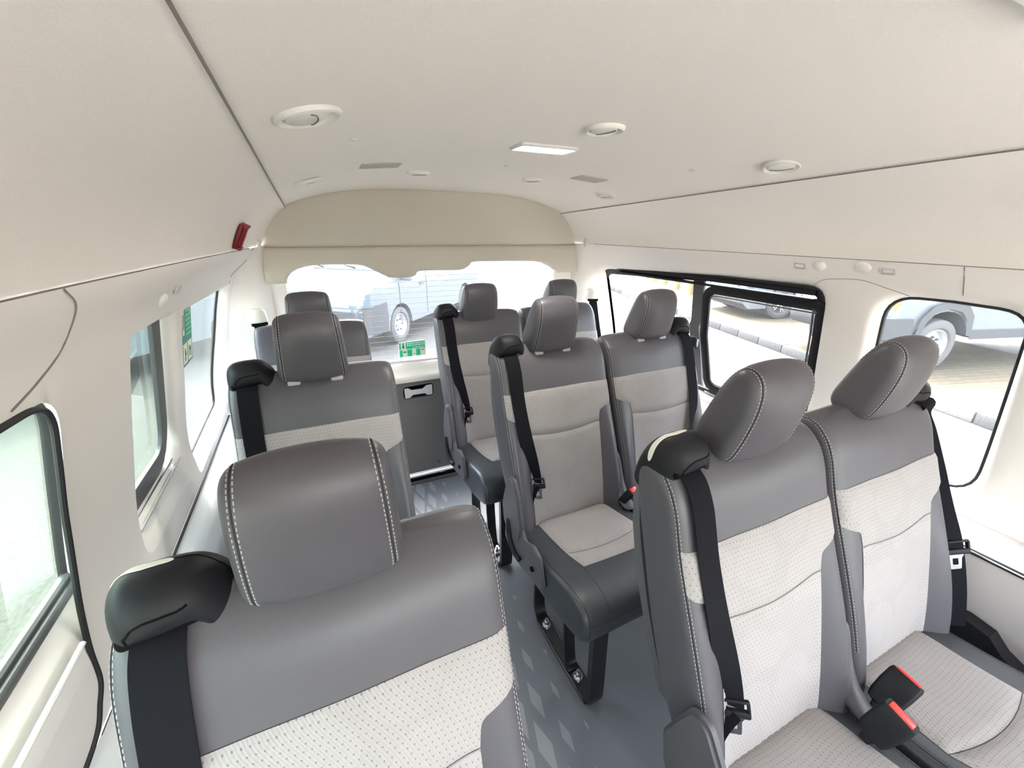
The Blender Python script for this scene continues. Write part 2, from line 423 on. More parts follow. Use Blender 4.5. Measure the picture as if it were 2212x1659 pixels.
# cloth insert of the backrest
def lerp(a, b, t): return a+(b-a)*t
def seamz(x): return .825-.012*(1-(x/.15)**2)
sm = [(x, seamz(x)) for x in [.152-.304*k/10 for k in range(11)]]
up_ = rpoly([(-.214,.962),(-.10,.966),(0,.967),(.10,.966),(.214,.962),(.214,.885),(.158,.862),(.154,.84)], [0,0,0,0,.004,.01,.03,0], 4) + [(x, z+.0008) for x, z in sm] + rpoly([(-.214,.885),(-.214,.962),(-.154,.84),(-.158,.862)], [.01,0,0,.03], 4)[0:0] + [(-.154,.84),(-.155,.852),(-.166,.864),(-.19,.875),(-.207,.882),(-.214,.890)]
lo_ = [(x, z-.0008) for x, z in sm] + [(-.150,.60),(-.148,.495),(.148,.495),(.150,.60)]
def mkins(poly):
    def fn(x, z):
        e = min(1, segd(poly, x, z)/.013); return frontpt(x, z, .0012+.0048*math.sin(e*math.pi/2))
    bm = bmesh.new(); panel(bm, poly, [], fn, .012); return bm
keep('insert', mkins(up_), 'cloth_panel', M['cloth'], 60, 'pale dotted cloth'); keep('insert2', mkins(lo_), 'cloth_panel', M['cloth'], 60, 'pale dotted cloth')
# seam line and stitching
bm = bmesh.new(); tube(bm, [frontpt(x, seamz(x), .0022) for x in [-.148+.296*k/20 for k in range(21)]], .0012, 5)
keep('mid_seam', bm, 'seam', M['clothseam'])
def edgepath(x, lo=.60):
    f = [(V((x, a-Y0-bol(b)*.96+.004, b))) for a, b in FR[2:]]; g = [V((x, a-Y0, b)) for a, b in BK[::-1][:3]]
    return smoothpath(f+g, 6)
for s, q in ((-1, 'L'), (1, 'R')):
    bm = bmesh.new(); bs = bmesh.new(); groove(bm, edgepath(s*.2235), BBV, .0017)
    for xx in (.2165, .2290): stitches(bs, edgepath(s*xx), BBV)
    keep('back_piping'+q, bm, 'piping', M['seam']); keep('back_stitch'+q, bs, 'stitching', M['thread'], label='pale thread stitching')
# plastic shell on the rear of the backrest
bm = bmesh.new(); rr = []
for s, ins_ in ((0,.0),(1,.0),(2,.012)):
    pass
rb = []
for y, z, y2, w in ((.372,.60,.402,.205),(.42,.70,.448,.210),(.458,.79,.486,.211),(.486,.87,.514,.211),(.508,.94,.535,.209),(.524,.99,.548,.203),(.532,1.02,.550,.190),(.530,1.04,.540,.165)):
    rb.append([V((-w, y-Y0, z)), V((-w, y2-Y0-.006, z-.003)), V((-w+.015, y2-Y0+.004, z-.004)), V((w-.015, y2-Y0+.004, z-.004)), V((w, y2-Y0-.006, z-.003)), V((w, y-Y0, z))])
loft(bm, rb); keep('back_shell', bm, 'back_shell', M['leather_side'], 30)
# headrest
HP = [(.438,1.082),(.426,1.11),(.412,1.16),(.404,1.21),(.406,1.248),(.424,1.273),(.452,1.279),(.478,1.260),(.502,1.212),(.523,1.155),(.536,1.118),(.524,1.088),(.482,1.076)]
def hring(x, d):
    cy = .465; q = offset2(HP, d); out = []
    for y, z in q:
        k = .0945-(z-1.09)*.065
        out.append(V((x*k, y-Y0, z)))
    return out
bm = bmesh.new()
HS = ((-1.0,.032),(-.975,.017),(-.88,.006),(-.70,.001),(-.4,-.003),(0,-.004),(.4,-.003),(.70,.001),(.88,.006),(.975,.017),(1.0,.032))
loft(bm, [hring(x, d) for x, d in HS]); bm = sub(bm, 2); HB = BVHTree.FromBMesh(bm)
bm_h = bm
def hpath(xr, a, b):
    out = []
    for y, z in (HP*2)[a:b]:
        k = .0945-(z-1.09)*.065; out.append(V((xr*k, y-Y0, z)))
    return smoothpath(out, 6)
for s, q in ((-1, 'L'), (1, 'R')):
    bm = bmesh.new(); bs = bmesh.new(); groove(bm, hpath(s*.87, 0, 9), HB, .0016)
    for k in (.82, .925): stitches(bs, hpath(s*k, 0, 9), HB)
    keep('head_piping'+q, bm, 'piping', M['seam']); keep('head_stitch'+q, bs, 'stitching', M['thread'], label='pale thread stitching')
keep('head', bm_h, 'headrest', M['leather'])
bm = bmesh.new(); box(bm, (-.056,.454-Y0,1.081), (.034,.028,.016), None, .005)
keep('hguideL', bm, 'headrest_guide', M['guidegrey'], label='pale grey headrest guide')
bm = bmesh.new(); box(bm, (.056,.454-Y0,1.081), (.034,.028,.016), None, .005)
keep('hguideR', bm, 'headrest_guide', M['guidegrey'], label='pale grey headrest guide')
# belt guide on the shoulder (left side)
X0 = .73
S = [
 (.5150,[(.512,1.040),(.514,1.056),(.506,1.086),(.495,1.104),(.482,1.106),(.474,1.092),(.472,1.062),(.492,1.045)]),
 (.5165,[(.522,1.032),(.524,1.056),(.512,1.098),(.495,1.122),(.474,1.126),(.458,1.108),(.460,1.048),(.488,1.034)]),
 (.522,[(.530,1.027),(.532,1.058),(.518,1.106),(.495,1.137),(.466,1.144),(.442,1.122),(.446,1.046),(.486,1.028)]),
 (.533,[(.533,1.030),(.536,1.060),(.521,1.111),(.495,1.148),(.460,1.156),(.428,1.132),(.431,1.078),(.480,1.070)]),
 (.545,[(.534,1.032),(.538,1.062),(.523,1.114),(.495,1.152),(.459,1.160),(.423,1.136),(.425,1.090),(.480,1.082)]),
 (.570,[(.536,1.034),(.539,1.064),(.524,1.116),(.495,1.154),(.458,1.163),(.420,1.139),(.421,1.094),(.480,1.086)]),
 (.598,[(.536,1.038),(.539,1.066),(.524,1.115),(.495,1.153),(.458,1.161),(.421,1.138),(.422,1.100),(.480,1.092)]),
 (.612,[(.534,1.044),(.536,1.068),(.521,1.109),(.495,1.145),(.460,1.151),(.426,1.130),(.426,1.072),(.470,1.064)]),
 (.620,[(.532,1.048),(.534,1.070),(.518,1.105),(.495,1.138),(.462,1.144),(.429,1.120),(.428,1.054),(.470,1.052)]),
 (.631,[(.526,1.056),(.528,1.072),(.514,1.099),(.495,1.125),(.465,1.131),(.436,1.106),(.434,1.050),(.474,1.050)]),
 (.638,[(.514,1.066),(.516,1.078),(.505,1.095),(.490,1.110),(.470,1.114),(.448,1.092),(.446,1.060),(.474,1.058)])]
S = [(x-.003-max(0, x-.6)*.12, [(y+.010+max(0, x-.58)*.25*(1 if y < .47 else 0), z-.006) for y, z in p]) for x, p in S]
bm = bmesh.new(); loft(bm, [[V((x-X0, y-Y0, z)) for y, z in p] for x, p in S]); bm = sub(bm, 2); GB = BVHTree.FromBMesh(bm)
keep('bguide', bm, 'belt_guide', M['black'])
bm = bmesh.new(); lo = [(.586,.450,1.066),(.598,.440,1.058),(.612,.444,1.057),(.624,.458,1.064)]
r_ = [[V((x-X0, y-Y0+dy, z+dz)) for dy, dz in ((0,.0),(.0,-.014),(.045,-.018),(.05,.012),(.012,.012))] for x, y, z in lo]
loft(bm, r_); bm = sub(bm, 2); keep('blip', bm, 'guide_lip', M['black'])
bm = bmesh.new(); box(bm, (.562-X0,.476-Y0,1.094), (.078,.066,.017), Matrix.Rotation(R(-9), 3, 'Y'), .006); keep('bslot', bm, 'belt_slot', M['recess'])
# recessed crease over the slot
bm = bmesh.new(); cr = smoothpath([(.528-X0,.42-Y0,1.084),(.533-X0,.42-Y0,1.104),(.546-X0,.42-Y0,1.116),(.570-X0,.42-Y0,1.123),(.595-X0,.42-Y0,1.128),(.608-X0,.42-Y0,1.132)], 6)
groove(bm, cr, GB, .0016, .004, .0004); keep('bcrease', bm, 'moulding_line', M['recess']); bm = bmesh.new(); groove(bm, smoothpath([(.580-X0,.492-Y0,1.160),(.605-X0,.490-Y0,1.155),(.628-X0,.488-Y0,1.130),(.640-X0,.486-Y0,1.10)], 6), GB, .0009, .004, .0001); keep('bcrease2', bm, 'moulding_line', M['recess'])
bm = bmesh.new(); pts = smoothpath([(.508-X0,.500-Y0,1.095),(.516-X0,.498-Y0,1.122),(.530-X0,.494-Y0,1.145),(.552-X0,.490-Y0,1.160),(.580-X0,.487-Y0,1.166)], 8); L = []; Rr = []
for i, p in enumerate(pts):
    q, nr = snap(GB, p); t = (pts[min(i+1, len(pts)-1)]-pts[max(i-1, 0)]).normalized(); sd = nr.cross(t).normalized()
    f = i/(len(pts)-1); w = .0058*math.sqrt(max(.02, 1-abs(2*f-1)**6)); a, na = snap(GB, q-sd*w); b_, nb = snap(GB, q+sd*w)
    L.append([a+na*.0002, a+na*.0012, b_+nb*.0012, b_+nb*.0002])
loft(bm, L); keep('bstrip', bm, 'sunlit_strip', M['strip'], label='narrow pale strip of sunlight')  # sunlight on the front-row guides, modelled as a raised pale strip
# seat belt of the shoulder guide
def beltpts(raw):
    return [V((x-X0, y-Y0, z)) for x, y, z in raw]
def drop(zs, xs, lift):
    out = []
    for z, x in zip(zs, xs):
        q = frontpt(x-X0, z, lift); out.append((q.x+X0, q.y+Y0, q.z))
    return out
zz = [1.062,1.03,1.0,.95,.90,.85,.80,.75,.70,.655]
xx = [.561,.561,.5605,.560,.561,.563,.567,.574,.582,.590]
raw = [(.561,.462,1.094),(.561,.440,1.084)] + drop(zz, xx, .0095)
P = smoothpath(beltpts(raw), 4); n = len(P); sides = []; ws = []
for i, p in enumerate(P):
    f = max(0, (i/(n-1)-.55)/.45); a = R(58)*f*f; sides.append(V((math.cos(a), -math.sin(a), 0))); ws.append(.049)
bm = bmesh.new(); ribbon(bm, P, sides, ws)
TQ = frontpt(.592-X0, .652, .012); raw2 = [(.590,TQ.y+Y0,.655),(.574,TQ.y+Y0+.006,.61),(.560,TQ.y+Y0+.008,.54),(.552,TQ.y+Y0+.012,.47)]
P2 = smoothpath(beltpts(raw2), 4); ribbon(bm, P2, [V((.35,-.93,0))]*len(P2), .047)
keep('belt', bm, 'seat_belt', M['belt'])
def tongue(c, ax, sd, sc=1.):
    """black bar across the webbing and the steel blade below it. ax = down along belt, sd = across"""
    c = V(c); ax = V(ax).normalized(); sd = V(sd); sd = (sd-ax*sd.dot(ax)).normalized(); nr = ax.cross(sd).normalized()
    rot = Matrix((sd, nr, ax)).transposed()
    b1 = bmesh.new(); box(b1, c+ax*.004, (.066*sc,.011,.016), rot, .004); box(b1, c-ax*.012-sd*.030*sc, (.006,.010,.024), rot, .002); box(b1, c-ax*.012+sd*.030*sc, (.006,.010,.024), rot, .002)
    box(b1, c-ax*.024, (.064*sc,.008,.006), rot, .002)
    b2 = bmesh.new(); out = [(-.024,.010),(.024,.010),(.016,.022),(.0135,.052),(-.0135,.052),(-.016,.022)]; hole = [(-.007,.022),(.007,.022),(.007,.040),(-.007,.040)]
    plate(b2, rpoly(out, .004, 3), [rpoly(hole, .002, 2)], lambda u, v: c+sd*u+ax*v-nr*.001, nr*.0024, .02, False)
    return b1, b2
b1, b2 = tongue((.594-X0,TQ.y-.003,.650), (.10,-.24,-.95), (.70,-.70,0)); keep('tongue', b1, 'belt_tongue', M['black']); keep('tplate', b2, 'tongue_blade', M['steel'], label='bright steel blade')
# window-side belt of the front double seat: hangs free to the sill (readings are for a seat whose centre is x=1.19)
X1 = 1.19
raw = [(1.372,.462,1.092),(1.388,.438,1.080),(1.404,.445,1.045),(1.416,.428,1.0),(1.430,.388,.90),(1.440,.350,.81),(1.448,.306,.715),(1.452,.266,.60),(1.452,.236,.49)]
P = smoothpath([(x-X1, y-Y0, z) for x, y, z in raw], 5)
bm = bmesh.new(); ribbon(bm, P, [V((1,-.1,0)).lerp(V((.78,-.62,0)), min(1, max(0, (i-6)/14))) for i in range(len(P))], .050)
b1, b2 = tongue((1.449-X1,.297-Y0,.70), (.03,-.33,-.94), (.85,-.52,0), 1.12)
keep('wbelt', bm, 'seat_belt', M['belt']); keep('wtongue', b1, 'belt_tongue', M['black']); keep('wplate', b2, 'tongue_blade', M['steel'], label='bright steel blade')
# cushion
CP = [(.305,.500),(.22,.503),(.12,.512),(.03,.528),(-.05,.545),(-.11,.545),(-.148,.525),(-.162,.480),(-.156,.435),(-.125,.415),(-.03,.392),(.07,.378),(.20,.372),(.30,.385)]
CW = .2215
bm = bmesh.new()
loft(bm, [[V((x, y-Y0, z)) for y, z in offset2(CP, d)] for x, d in ((-CW,.020),(-CW+.004,.006),(-CW+.02,0),(-.15,-.001),(-.07,.002),(0,.003),(.07,.002),(.15,-.001),(CW-.02,0),(CW-.004,.006),(CW,.020))])
bm = sub(bm, 2); CB = BVHTree.FromBMesh(bm); keep('cushion', bm, 'seat_cushion', M['leather_dark'])
def topc(x, y, lift=0.):
    loc, nr, _, _ = CB.ray_cast(V((x, y, 1.)), V((0,0,-1)))
    if loc is None: loc, nr, _, _ = CB.find_nearest(V((x, y, .5)))
    return loc+nr*lift
def cseam(x): return .085-Y0-.02*(1-(x/.15)**2)
cs = [(x, cseam(x)) for x in [.176-.308*k/10 for k in range(11)]]
c_b = [(-.140,.295-Y0),(.150,.295-Y0)] + [(x, y+.0008) for x, y in cs]
c_f = [(x, y-.0008) for x, y in cs] + [(-.122,.0-Y0),(.150,.0-Y0)]
def mkc(poly):
    def fn(x, y):
        e = min(1, segd(poly, x, y)/.013); return topc(x, y, .001+.005*math.sin(e*math.pi/2))
    bm = bmesh.new(); panel(bm, poly, [], fn, .012); return bm
keep('cinsert', mkc(c_b), 'cloth_panel', M['cloth_seat'], 60, 'pale dotted cloth'); keep('cinsert2', mkc(c_f), 'cloth_panel', M['cloth_seat'], 60, 'pale dotted cloth')
for s, q in ((-1, 'L'), (1, 'R')):
    bm = bmesh.new(); bs = bmesh.new()
    pth = smoothpath([V((s*.205, y-Y0, z)) for y, z in CP[1:10]], 6); groove(bm, pth, CB, .0017)
    for xx in (.198, .212): stitches(bs, smoothpath([V((s*xx, y-Y0, z)) for y, z in CP[1:10]], 6), CB)
    keep('cush_piping'+q, bm, 'piping', M['seam']); keep('cush_stitch'+q, bs, 'stitching', M['leather'])
# front seams: vertical from cloth corner and horizontal along the nose
bm = bmesh.new(); pth = [V((s_, -.15-Y0, .492)) for s_ in [-.2+.4*k/12 for k in range(13)]]; groove(bm, pth, CB, .0013)
for x in (-.125, .15): groove(bm, [V((x*(1+.10*k/8), (.0-.158*k/8)-Y0, .56-.05*(k/8)**3)) for k in range(9)], CB, .0013)
keep('cush_seam', bm, 'seam', M['seam'])
# recliner cover and lower bracket (aisle side, left)
def prismyz(outl, x, th, bev=.004):
    bm = bmesh.new(); f = bm.faces.new([bm.verts.new((x-X0, y-Y0, z)) for y, z in outl])
    r = bmesh.ops.extrude_face_region(bm, geom=[f]); vs = [g for g in r['geom'] if isinstance(g, bmesh.types.BMVert)]
    bmesh.ops.translate(bm, vec=(th, 0, 0), verts=vs)
    if bev:
        fs = [f2 for f2 in bm.faces if abs(f2.normal.x) > .9 or True]
        es = [e for e in bm.edges if len(e.link_faces) == 2 and abs(e.verts[0].co.x-e.verts[1].co.x) < 1e-6]
        bmesh.ops.bevel(bm, geom=es, offset=bev, segments=2, affect='EDGES')
    return bm
oval = rpoly([(.325,.645),(.300,.712),(.262,.715),(.225,.660),(.195,.560),(.205,.500),(.262,.480),(.330,.50),(.345,.58)], .05, 5)
keep('rcover', prismyz(oval, .486, .022, .007), 'recliner_cover', M['seatplas'])
brk = rpoly([(.318,.56),(.22,.58),(.175,.53),(.120,.555),(.075,.545),(.045,.455),(.060,.435),(.19,.405),(.275,.405),(.330,.44)], .015, 3)
keep('bracket', prismyz(brk, .492, .014, .003), 'hinge_bracket', M['seatplas'])
bm = bmesh.new(); tube(bm, smoothpath([(.486-X0,.285-Y0,.545),(.480-X0,.265-Y0,.49),(.480-X0,.225-Y0,.452),(.484-X0,.19-Y0,.445)], 4), [.009]*13, 8); keep('lever', bm, 'recline_lever', M['black'])
bm = bmesh.new(); bmesh.ops.create_cone(bm, cap_ends=True, segments=14, radius1=.0085, radius2=.0085, depth=.01, matrix=Matrix.Translation((.490-X0,.11-Y0,.475)) @ Matrix.Rotation(R(90), 4, 'Y')); keep('pivot', bm, 'pivot_bolt', M['recess'])
# black steel leg frame (left one of a seat)
def leg(x):
    bm = bmesh.new()
    def bar(pts, w, t): ribbon(bm, smoothpath([(x+dx-X0, y-Y0, z) for dx, y, z in pts], 5), [V((1,0,0))]*((len(pts)-1)*5+1), w, t)
    bar([(0,.300,.44),(0,.300,.20),(0,.297,.07),(0,.27,.022),(0,.22,.012)], .045, .010)
    bar([(0,.24,.010),(0,.10,.008),(0,-.04,.010),(0,-.07,.013)], .050, .014)
    bar([(-.004,.10,.42),(-.002,.085,.2),(0,.065,.05),(0,.04,.016)], .042, .010)
    bar([(.012,-.055,.44),(.012,-.065,.2),(.010,-.073,.05),(.008,-.070,.012)], .055, .022)
    for s in (-1, 1): tube(bm, [(x+s*.025-X0,.27-Y0,.016),(x+s*.025-X0,-.06-Y0,.016)], .004, 6)
    return bm
keep('legL', leg(.632), 'leg', M['blackmetal']); keep('legR', leg(.845), 'leg', M['blackmetal'])
def bolt(y):
    bm = bmesh.new(); bmesh.ops.create_cone(bm, cap_ends=True, segments=16, radius1=.020, radius2=.018, depth=.006, matrix=Matrix.Translation((.632-X0, y-Y0, .020)))
    bmesh.ops.create_cone(bm, cap_ends=True, segments=6, radius1=.013, radius2=.012, depth=.016, matrix=Matrix.Translation((.632-X0, y-Y0, .031)))
    bmesh.ops.create_cone(bm, cap_ends=True, segments=12, radius1=.006, radius2=.006, depth=.012, matrix=Matrix.Translation((.632-X0, y-Y0, .045)))
    return bm
keep('bolt1', bolt(.235), 'floor_bolt', M['steel']); keep('bolt2', bolt(.01), 'floor_bolt', M['steel'])
# cushion pan under the seat
bm = bmesh.new(); box(bm, (0,.09-Y0,.385), (.36,.30,.05), None, .012); keep('pan', bm, 'seat_pan', M['blackmetal'])
# fabric-covered inner hinge shroud between the two places of a double seat + buckles (readings: x absolute for the left place centre .73)
bm = bmesh.new(); sh = [(.935,.300,.705,.030,.030),(.945,.292,.66,.040,.034),(.950,.278,.60,.044,.036),(.948,.255,.555,.050,.036),(.945,.215,.525,.056,.026),(.945,.175,.510,.060,.014)]
loft(bm, [[V((x-X0-w/2, y-Y0+d*.3, z)), V((x-X0-w/3, y-Y0-d/2, z+d*.3)), V((x-X0+w/3, y-Y0-d/2, z+d*.3)), V((x-X0+w/2, y-Y0+d*.3, z)), V((x-X0+w/3, y-Y0+d, z-.006)), V((x-X0-w/3, y-Y0+d, z-.006))] for x, y, z, w, d in sh])
bm = sub(bm, 2); keep('shroud', bm, 'hinge_shroud', M['seatplas'])
def buckle(c, dirv, wide, sz=(.054,.032,.080)):
    c = V(c); d = V(dirv).normalized(); s = V(wide); s = (s-d*s.dot(d)).normalized(); n = d.cross(s).normalized(); n = n if n.z > 0 else -n
    s = n.cross(d); rot = Matrix((s, n, d)).transposed()
    b = bmesh.new()
    sec = [(-.066,.30,.55),(-.050,.42,.60),(-.046,.80,.88),(-.030,.94,.98),(.0,1,1),(.030,1,1),(.038,.92,.90)]
    rings = []
    for t, kw, kt in sec:
        o = rpoly([(-.5*kw*sz[0],-.5*kt*sz[1]),(.5*kw*sz[0],-.5*kt*sz[1]),(.5*kw*sz[0],.5*kt*sz[1]),(-.5*kw*sz[0],.5*kt*sz[1])], .007*kt, 4); rings.append([c+s*x+n*y+d*t for x, y in o])
    loft(b, rings)
    r = bmesh.new(); box(r, c+d*.0365+n*.002, (sz[0]*.74, sz[1]*.58, .012), rot, .003, 2)
    return b, r
def seat_half(parent, cx, mirror=False, front=False, pillar=False, lower=0., window=False, right_leg=True, grip=False, guides=True):  # grip: adds the strip that imitates sunlight on the belt guide
    """hang one place (backrest, headrest, cushion ...) on a seat thing"""
    mi = 2 if mirror else 1
    def put(key, par=None, dz=0.):
        nm, a, b_, lab = PROTO[key]; o = bpy.data.objects.new(nm, (a, b_)[mi-1]); COL.objects.link(o); o.parent = par or parent
        if par is None or par == parent: o.location = (cx, 0, dz)
        elif dz: o.location = (0, 0, dz)
        if lab: o['label'] = lab
        return o
    back = put('back'); put('insert', back); put('insert2', back); put('mid_seam', back); [put(k+q, back) for k in ('back_piping','back_stitch') for q in 'LR']; put('back_shell', back)
    h = put('head', None, -lower); [put(k+q, h) for k in ('head_piping','head_stitch') for q in 'LR']; guides and (put('hguideL', h), put('hguideR', h))
    cu = put('cushion'); put('cinsert', cu); put('cinsert2', cu); [put(k+q, cu) for k in ('cush_piping','cush_stitch') for q in 'LR']; put('cush_seam', cu); put('pan', cu)
    if not pillar:
        g = put('bguide'); put('blip', g); put('bslot', g); put('bcrease', g); put('bcrease2', g)
        if grip: put('bstrip', g)  # strip standing in for sunlight
        if window:
            mi = 1
            b = put('wbelt'); put('wtongue', b); put('wplate', b); mi = 2
        else:
            b = put('belt'); put('tongue', b); put('tplate', b)
    if not mirror:
        br = put('bracket'); put('lever', br); put('pivot', br); put('rcover')
        l = put('legL'); put('bolt1', l); put('bolt2', l)
        if right_leg: put('legR')
    else:
        put('legL')
    return back
SEATS = []
def single(y, label, **kw):
    e = empty('single_seat', (-.034, y+Y0, FZ), label, 'seat', 'single seats along the sliding door side'); seat_half(e, 0, **kw); SEATS.append(e); return e
def double(x, y, label, kwb, **kw):
    e = empty('double_seat', (x, y+Y0, FZ), label, 'seat', 'double seats on the wide side of the aisle')
    seat_half(e, 0, right_leg=False, **kw); seat_half(e, .46, mirror=True, **kwb)
    nm, a, b_, lab = PROTO['shroud']; o = bpy.data.objects.new(nm, a); COL.objects.link(o); o.parent = e
    return e
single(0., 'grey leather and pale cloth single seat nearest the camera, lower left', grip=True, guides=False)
single(.802, 'grey single seat in the middle row, directly behind the nearest single seat', )
single(1.467, 'rearmost single seat beside the tailgate, mostly hidden by the headrests before it', pillar=True, lower=.035)
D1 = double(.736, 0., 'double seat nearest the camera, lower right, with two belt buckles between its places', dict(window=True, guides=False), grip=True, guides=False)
D2 = double(.744, .795, 'middle row double seat with a red-buttoned buckle and black leg frame in view', dict())
D3 = double(.722, 1.467, 'rearmost double seat, standing in front of the tailgate window', dict(pillar=True, lower=.035), lower=.035)
def addbuckle(par, c, d, wide, sz=(.054,.032,.080)):
    b, r = buckle(c, d, wide, sz); o = obj('belt_buckle', b, M['black'], par); p = obj('release_button', r, M['red'], o); p['label'] = 'red release button'
addbuckle(D1, (.915-X0,.165-Y0,.572), (.25,-.25,.93), (-.05,1,0), (.060,.034,.080))
addbuckle(D1, (1.012-X0,.195-Y0,.570), (.60,-.12,.79), (-.05,1,0), (.060,.034,.080))
addbuckle(D2, (.945-X0,.205-Y0,.560), (.10,-.45,.80), (1,.3,0), (.044,.030,.080))
# ------------------------------------------------------------------ cabin shell (coordinates read from the eye point; objects sit at z+ZO)
XC = .65
def zs(y): return sinterp([(-1.2,.185),(.0,.175),(.44,.163),(.9,.142),(1.4,.118),(2.35,.072)], y)
def zcen(y): return sinterp([(-1.2,.235),(.2,.225),(.87,.212),(1.3,.196),(1.7,.184),(2.35,.165)], y)
def ceil(x, y):
    u = min(1, abs((x-XC)/.722)); return zs(y)+(zcen(y)-zs(y))*(1-u**3.5)
def hw0(y): return sinterp([(-1.2,1.02),(.3,1.012),(.72,1.0),(1.1,.967),(1.6,.912),(2.02,.862),(2.35,.832)], y)
def hw1(y): return sinterp([(-1.2,1.025),(1.2,1.02),(1.7,1.0),(2.2,.975)], y)
def hwm(y): return sinterp([(-1.2,1.062),(1.2,1.06),(2.2,1.03)], y)
def hw2(y): return sinterp([(-1.2,1.10),(1.5,1.10),(2.2,1.085)], y)
def Wz(z, y, side):
    """half width of the inner wall"""
    if side < 0: t = [(-.84,1.102),(-.67,hw2(y)),(-.45,hwm(y)),(-.26,hw1(y)),(-.17,hw1(y)*.55+hw0(y)*.45+.004),(-.115,hw0(y)-.002),(-.09,hw0(y)-.002)]
    else: t = [(-.84,1.102),(-.67,hw2(y)),(-.45,hwm(y)),(-.26,hw1(y)),(-.17,hw1(y)*.6+hw0(y)*.4+.006),(-.115,hw0(y)+.010),(-.09,hw0(y)-.001)]
    w = sinterp(t, z)
    if y > 2.17:
        s = min(1, (y-2.17)/.13); s = s*s*(3-2*s); w = w*(1-s)+.835*s
    return w
def WP(side): return lambda y, z: V((XC+side*Wz(z, y, side), y, z))
# floor
bm = bmesh.new(); panel(bm, [(-.50,-1.56),(1.80,-1.56),(1.80,2.33),(-.50,2.33)], [], lambda x, y: V((x, y, -1.5)), .3)
struct('floor', bm, M['floor'])
# ceiling
bm = bmesh.new(); nx = 48; ny = 40
vs = [[bm.verts.new((XC+.722*math.sin(math.pi/2*(-1+2*i/nx)), -1.55+3.87*j/ny, ceil(XC+.722*math.sin(math.pi/2*(-1+2*i/nx)), -1.55+3.87*j/ny))) for i in range(nx+1)] for j in range(ny+1)]
for j in range(ny):
    for i in range(nx): bm.faces.new((vs[j][i], vs[j][i+1], vs[j+1][i+1], vs[j+1][i]))
struct('ceiling', bm, M['headliner'])
# upper sides: from roof seam down to the trim line
def upper(side):
    bm = bmesh.new(); n = 16; ny = 40; g = []
    for j in range(ny+1):
        y = -1.55+3.87*j/ny; a = V((.712, zs(y)+.004)); o_ = .003*min(1, max(0, (y-2.1)/.07)); c = V((hw0(y)+o_, -.092-o_*2)); b = V((hw0(y)-.035, zs(y)-.06)); row = []
        for i in range(n+1):
            t = i/n; p = a*(1-t)**2+b*2*t*(1-t)+c*t*t; row.append(bm.verts.new((XC+side*p.x, y, p.y)))
        g.append(row)
    for j in range(ny):
        for i in range(n): bm.faces.new((g[j][i], g[j][i+1], g[j+1][i+1], g[j+1][i]))
    return bm
struct('wall_left_upper', upper(-1), M['headliner']); struct('wall_right_upper', upper(1), M['headliner'])
def uppt(side, y, t):
    a = V((.722+.004, zs(y)-.004)); o_ = .003*min(1, max(0, (y-2.1)/.07)); c = V((hw0(y)+o_, -.092-o_*2)); b = V((hw0(y)-.035, zs(y)-.06)); p = a*(1-t)**2+b*2*t*(1-t)+c*t*t
    return V((XC+side*p.x, y, p.y))
# dark seam lines of the headliner
bm = bmesh.new()
for s in (-1, 1): tube(bm, [(XC+s*.7205, y/10, zs(y/10)-.0032) for y in range(-15, 24)], .0020, 6)
struct('trim_1', bm, M['fineseam'])
bm = bmesh.new(); tube(bm, [V((XC-(hw0(y/10)-.002), y/10, -.0915)) for y in range(-15, 21)], .0014, 6)
tube(bm, [V((XC+(hw0(y/10)-.002), y/10, -.0915)) for y in range(-15, 22)], .0010, 6)
struct('trim_2', bm, M['fineseam'])
# windows : glass outlines in (y,z)
def win(pts, r, grow=.030, inner=None):
    """glass outline and the inner edge of its reveal, point for point"""
    g = rpoly(pts, r, 6); a = rpoly(inner, r, 6) if inner else offset2(g, -grow); G = []; A = []
    for i in range(len(g)):
        p, q = V(g[i]), V(g[(i+1) % len(g)]); pa, qa = V(a[i]), V(a[(i+1) % len(g)]); k = max(1, int((q-p).length/.03+.5))
        for j in range(k): G.append(tuple(p.lerp(q, j/k))); A.append(tuple(pa.lerp(qa, j/k)))
    return G, A
WL1 = win([(-.15,-.25),(.865,-.25),(.868,-.40),(.868,-.615),(-.15,-.60)], [.01,.06,.1,.02,.01], inner=[(-.18,-.235),(.80,-.235),(.796,-.40),(.798,-.73),(-.18,-.725)])
WL2 = win([(1.12,-.235),(1.40,-.235),(1.49,-.672),(1.12,-.665)], [.04,.02,.05,.05], inner=[(1.095,-.222),(1.425,-.222),(1.535,-.765),(1.080,-.765)])
WL3 = win([(1.490,-.245),(2.15,-.25),(2.165,-.77),(1.60,-.795)], [.03,.05,.05,.03], inner=[(1.475,-.235),(2.175,-.235),(2.20,-.80),(1.585,-.822)])
WR1 = win([(2.205,-.245),(2.03,-.238),(1.363,-.205),(.905,-.200),(.908,-.45),(.910,-.76),(1.35,-.80),(2.205,-.795)], [.11,0,0,.075,0,.06,0,.07])
WR2 = win([(.727,-.198),(.57,-.194),(.402,-.200),(.395,-.45),(.385,-.785),(.735,-.79)], [.08,0,.075,0,.085,.07])
WR3 = win([(-.15,-.20),(-1.35,-.20),(-1.35,-.70),(-.15,-.76)], [.05,.02,.02,.07])
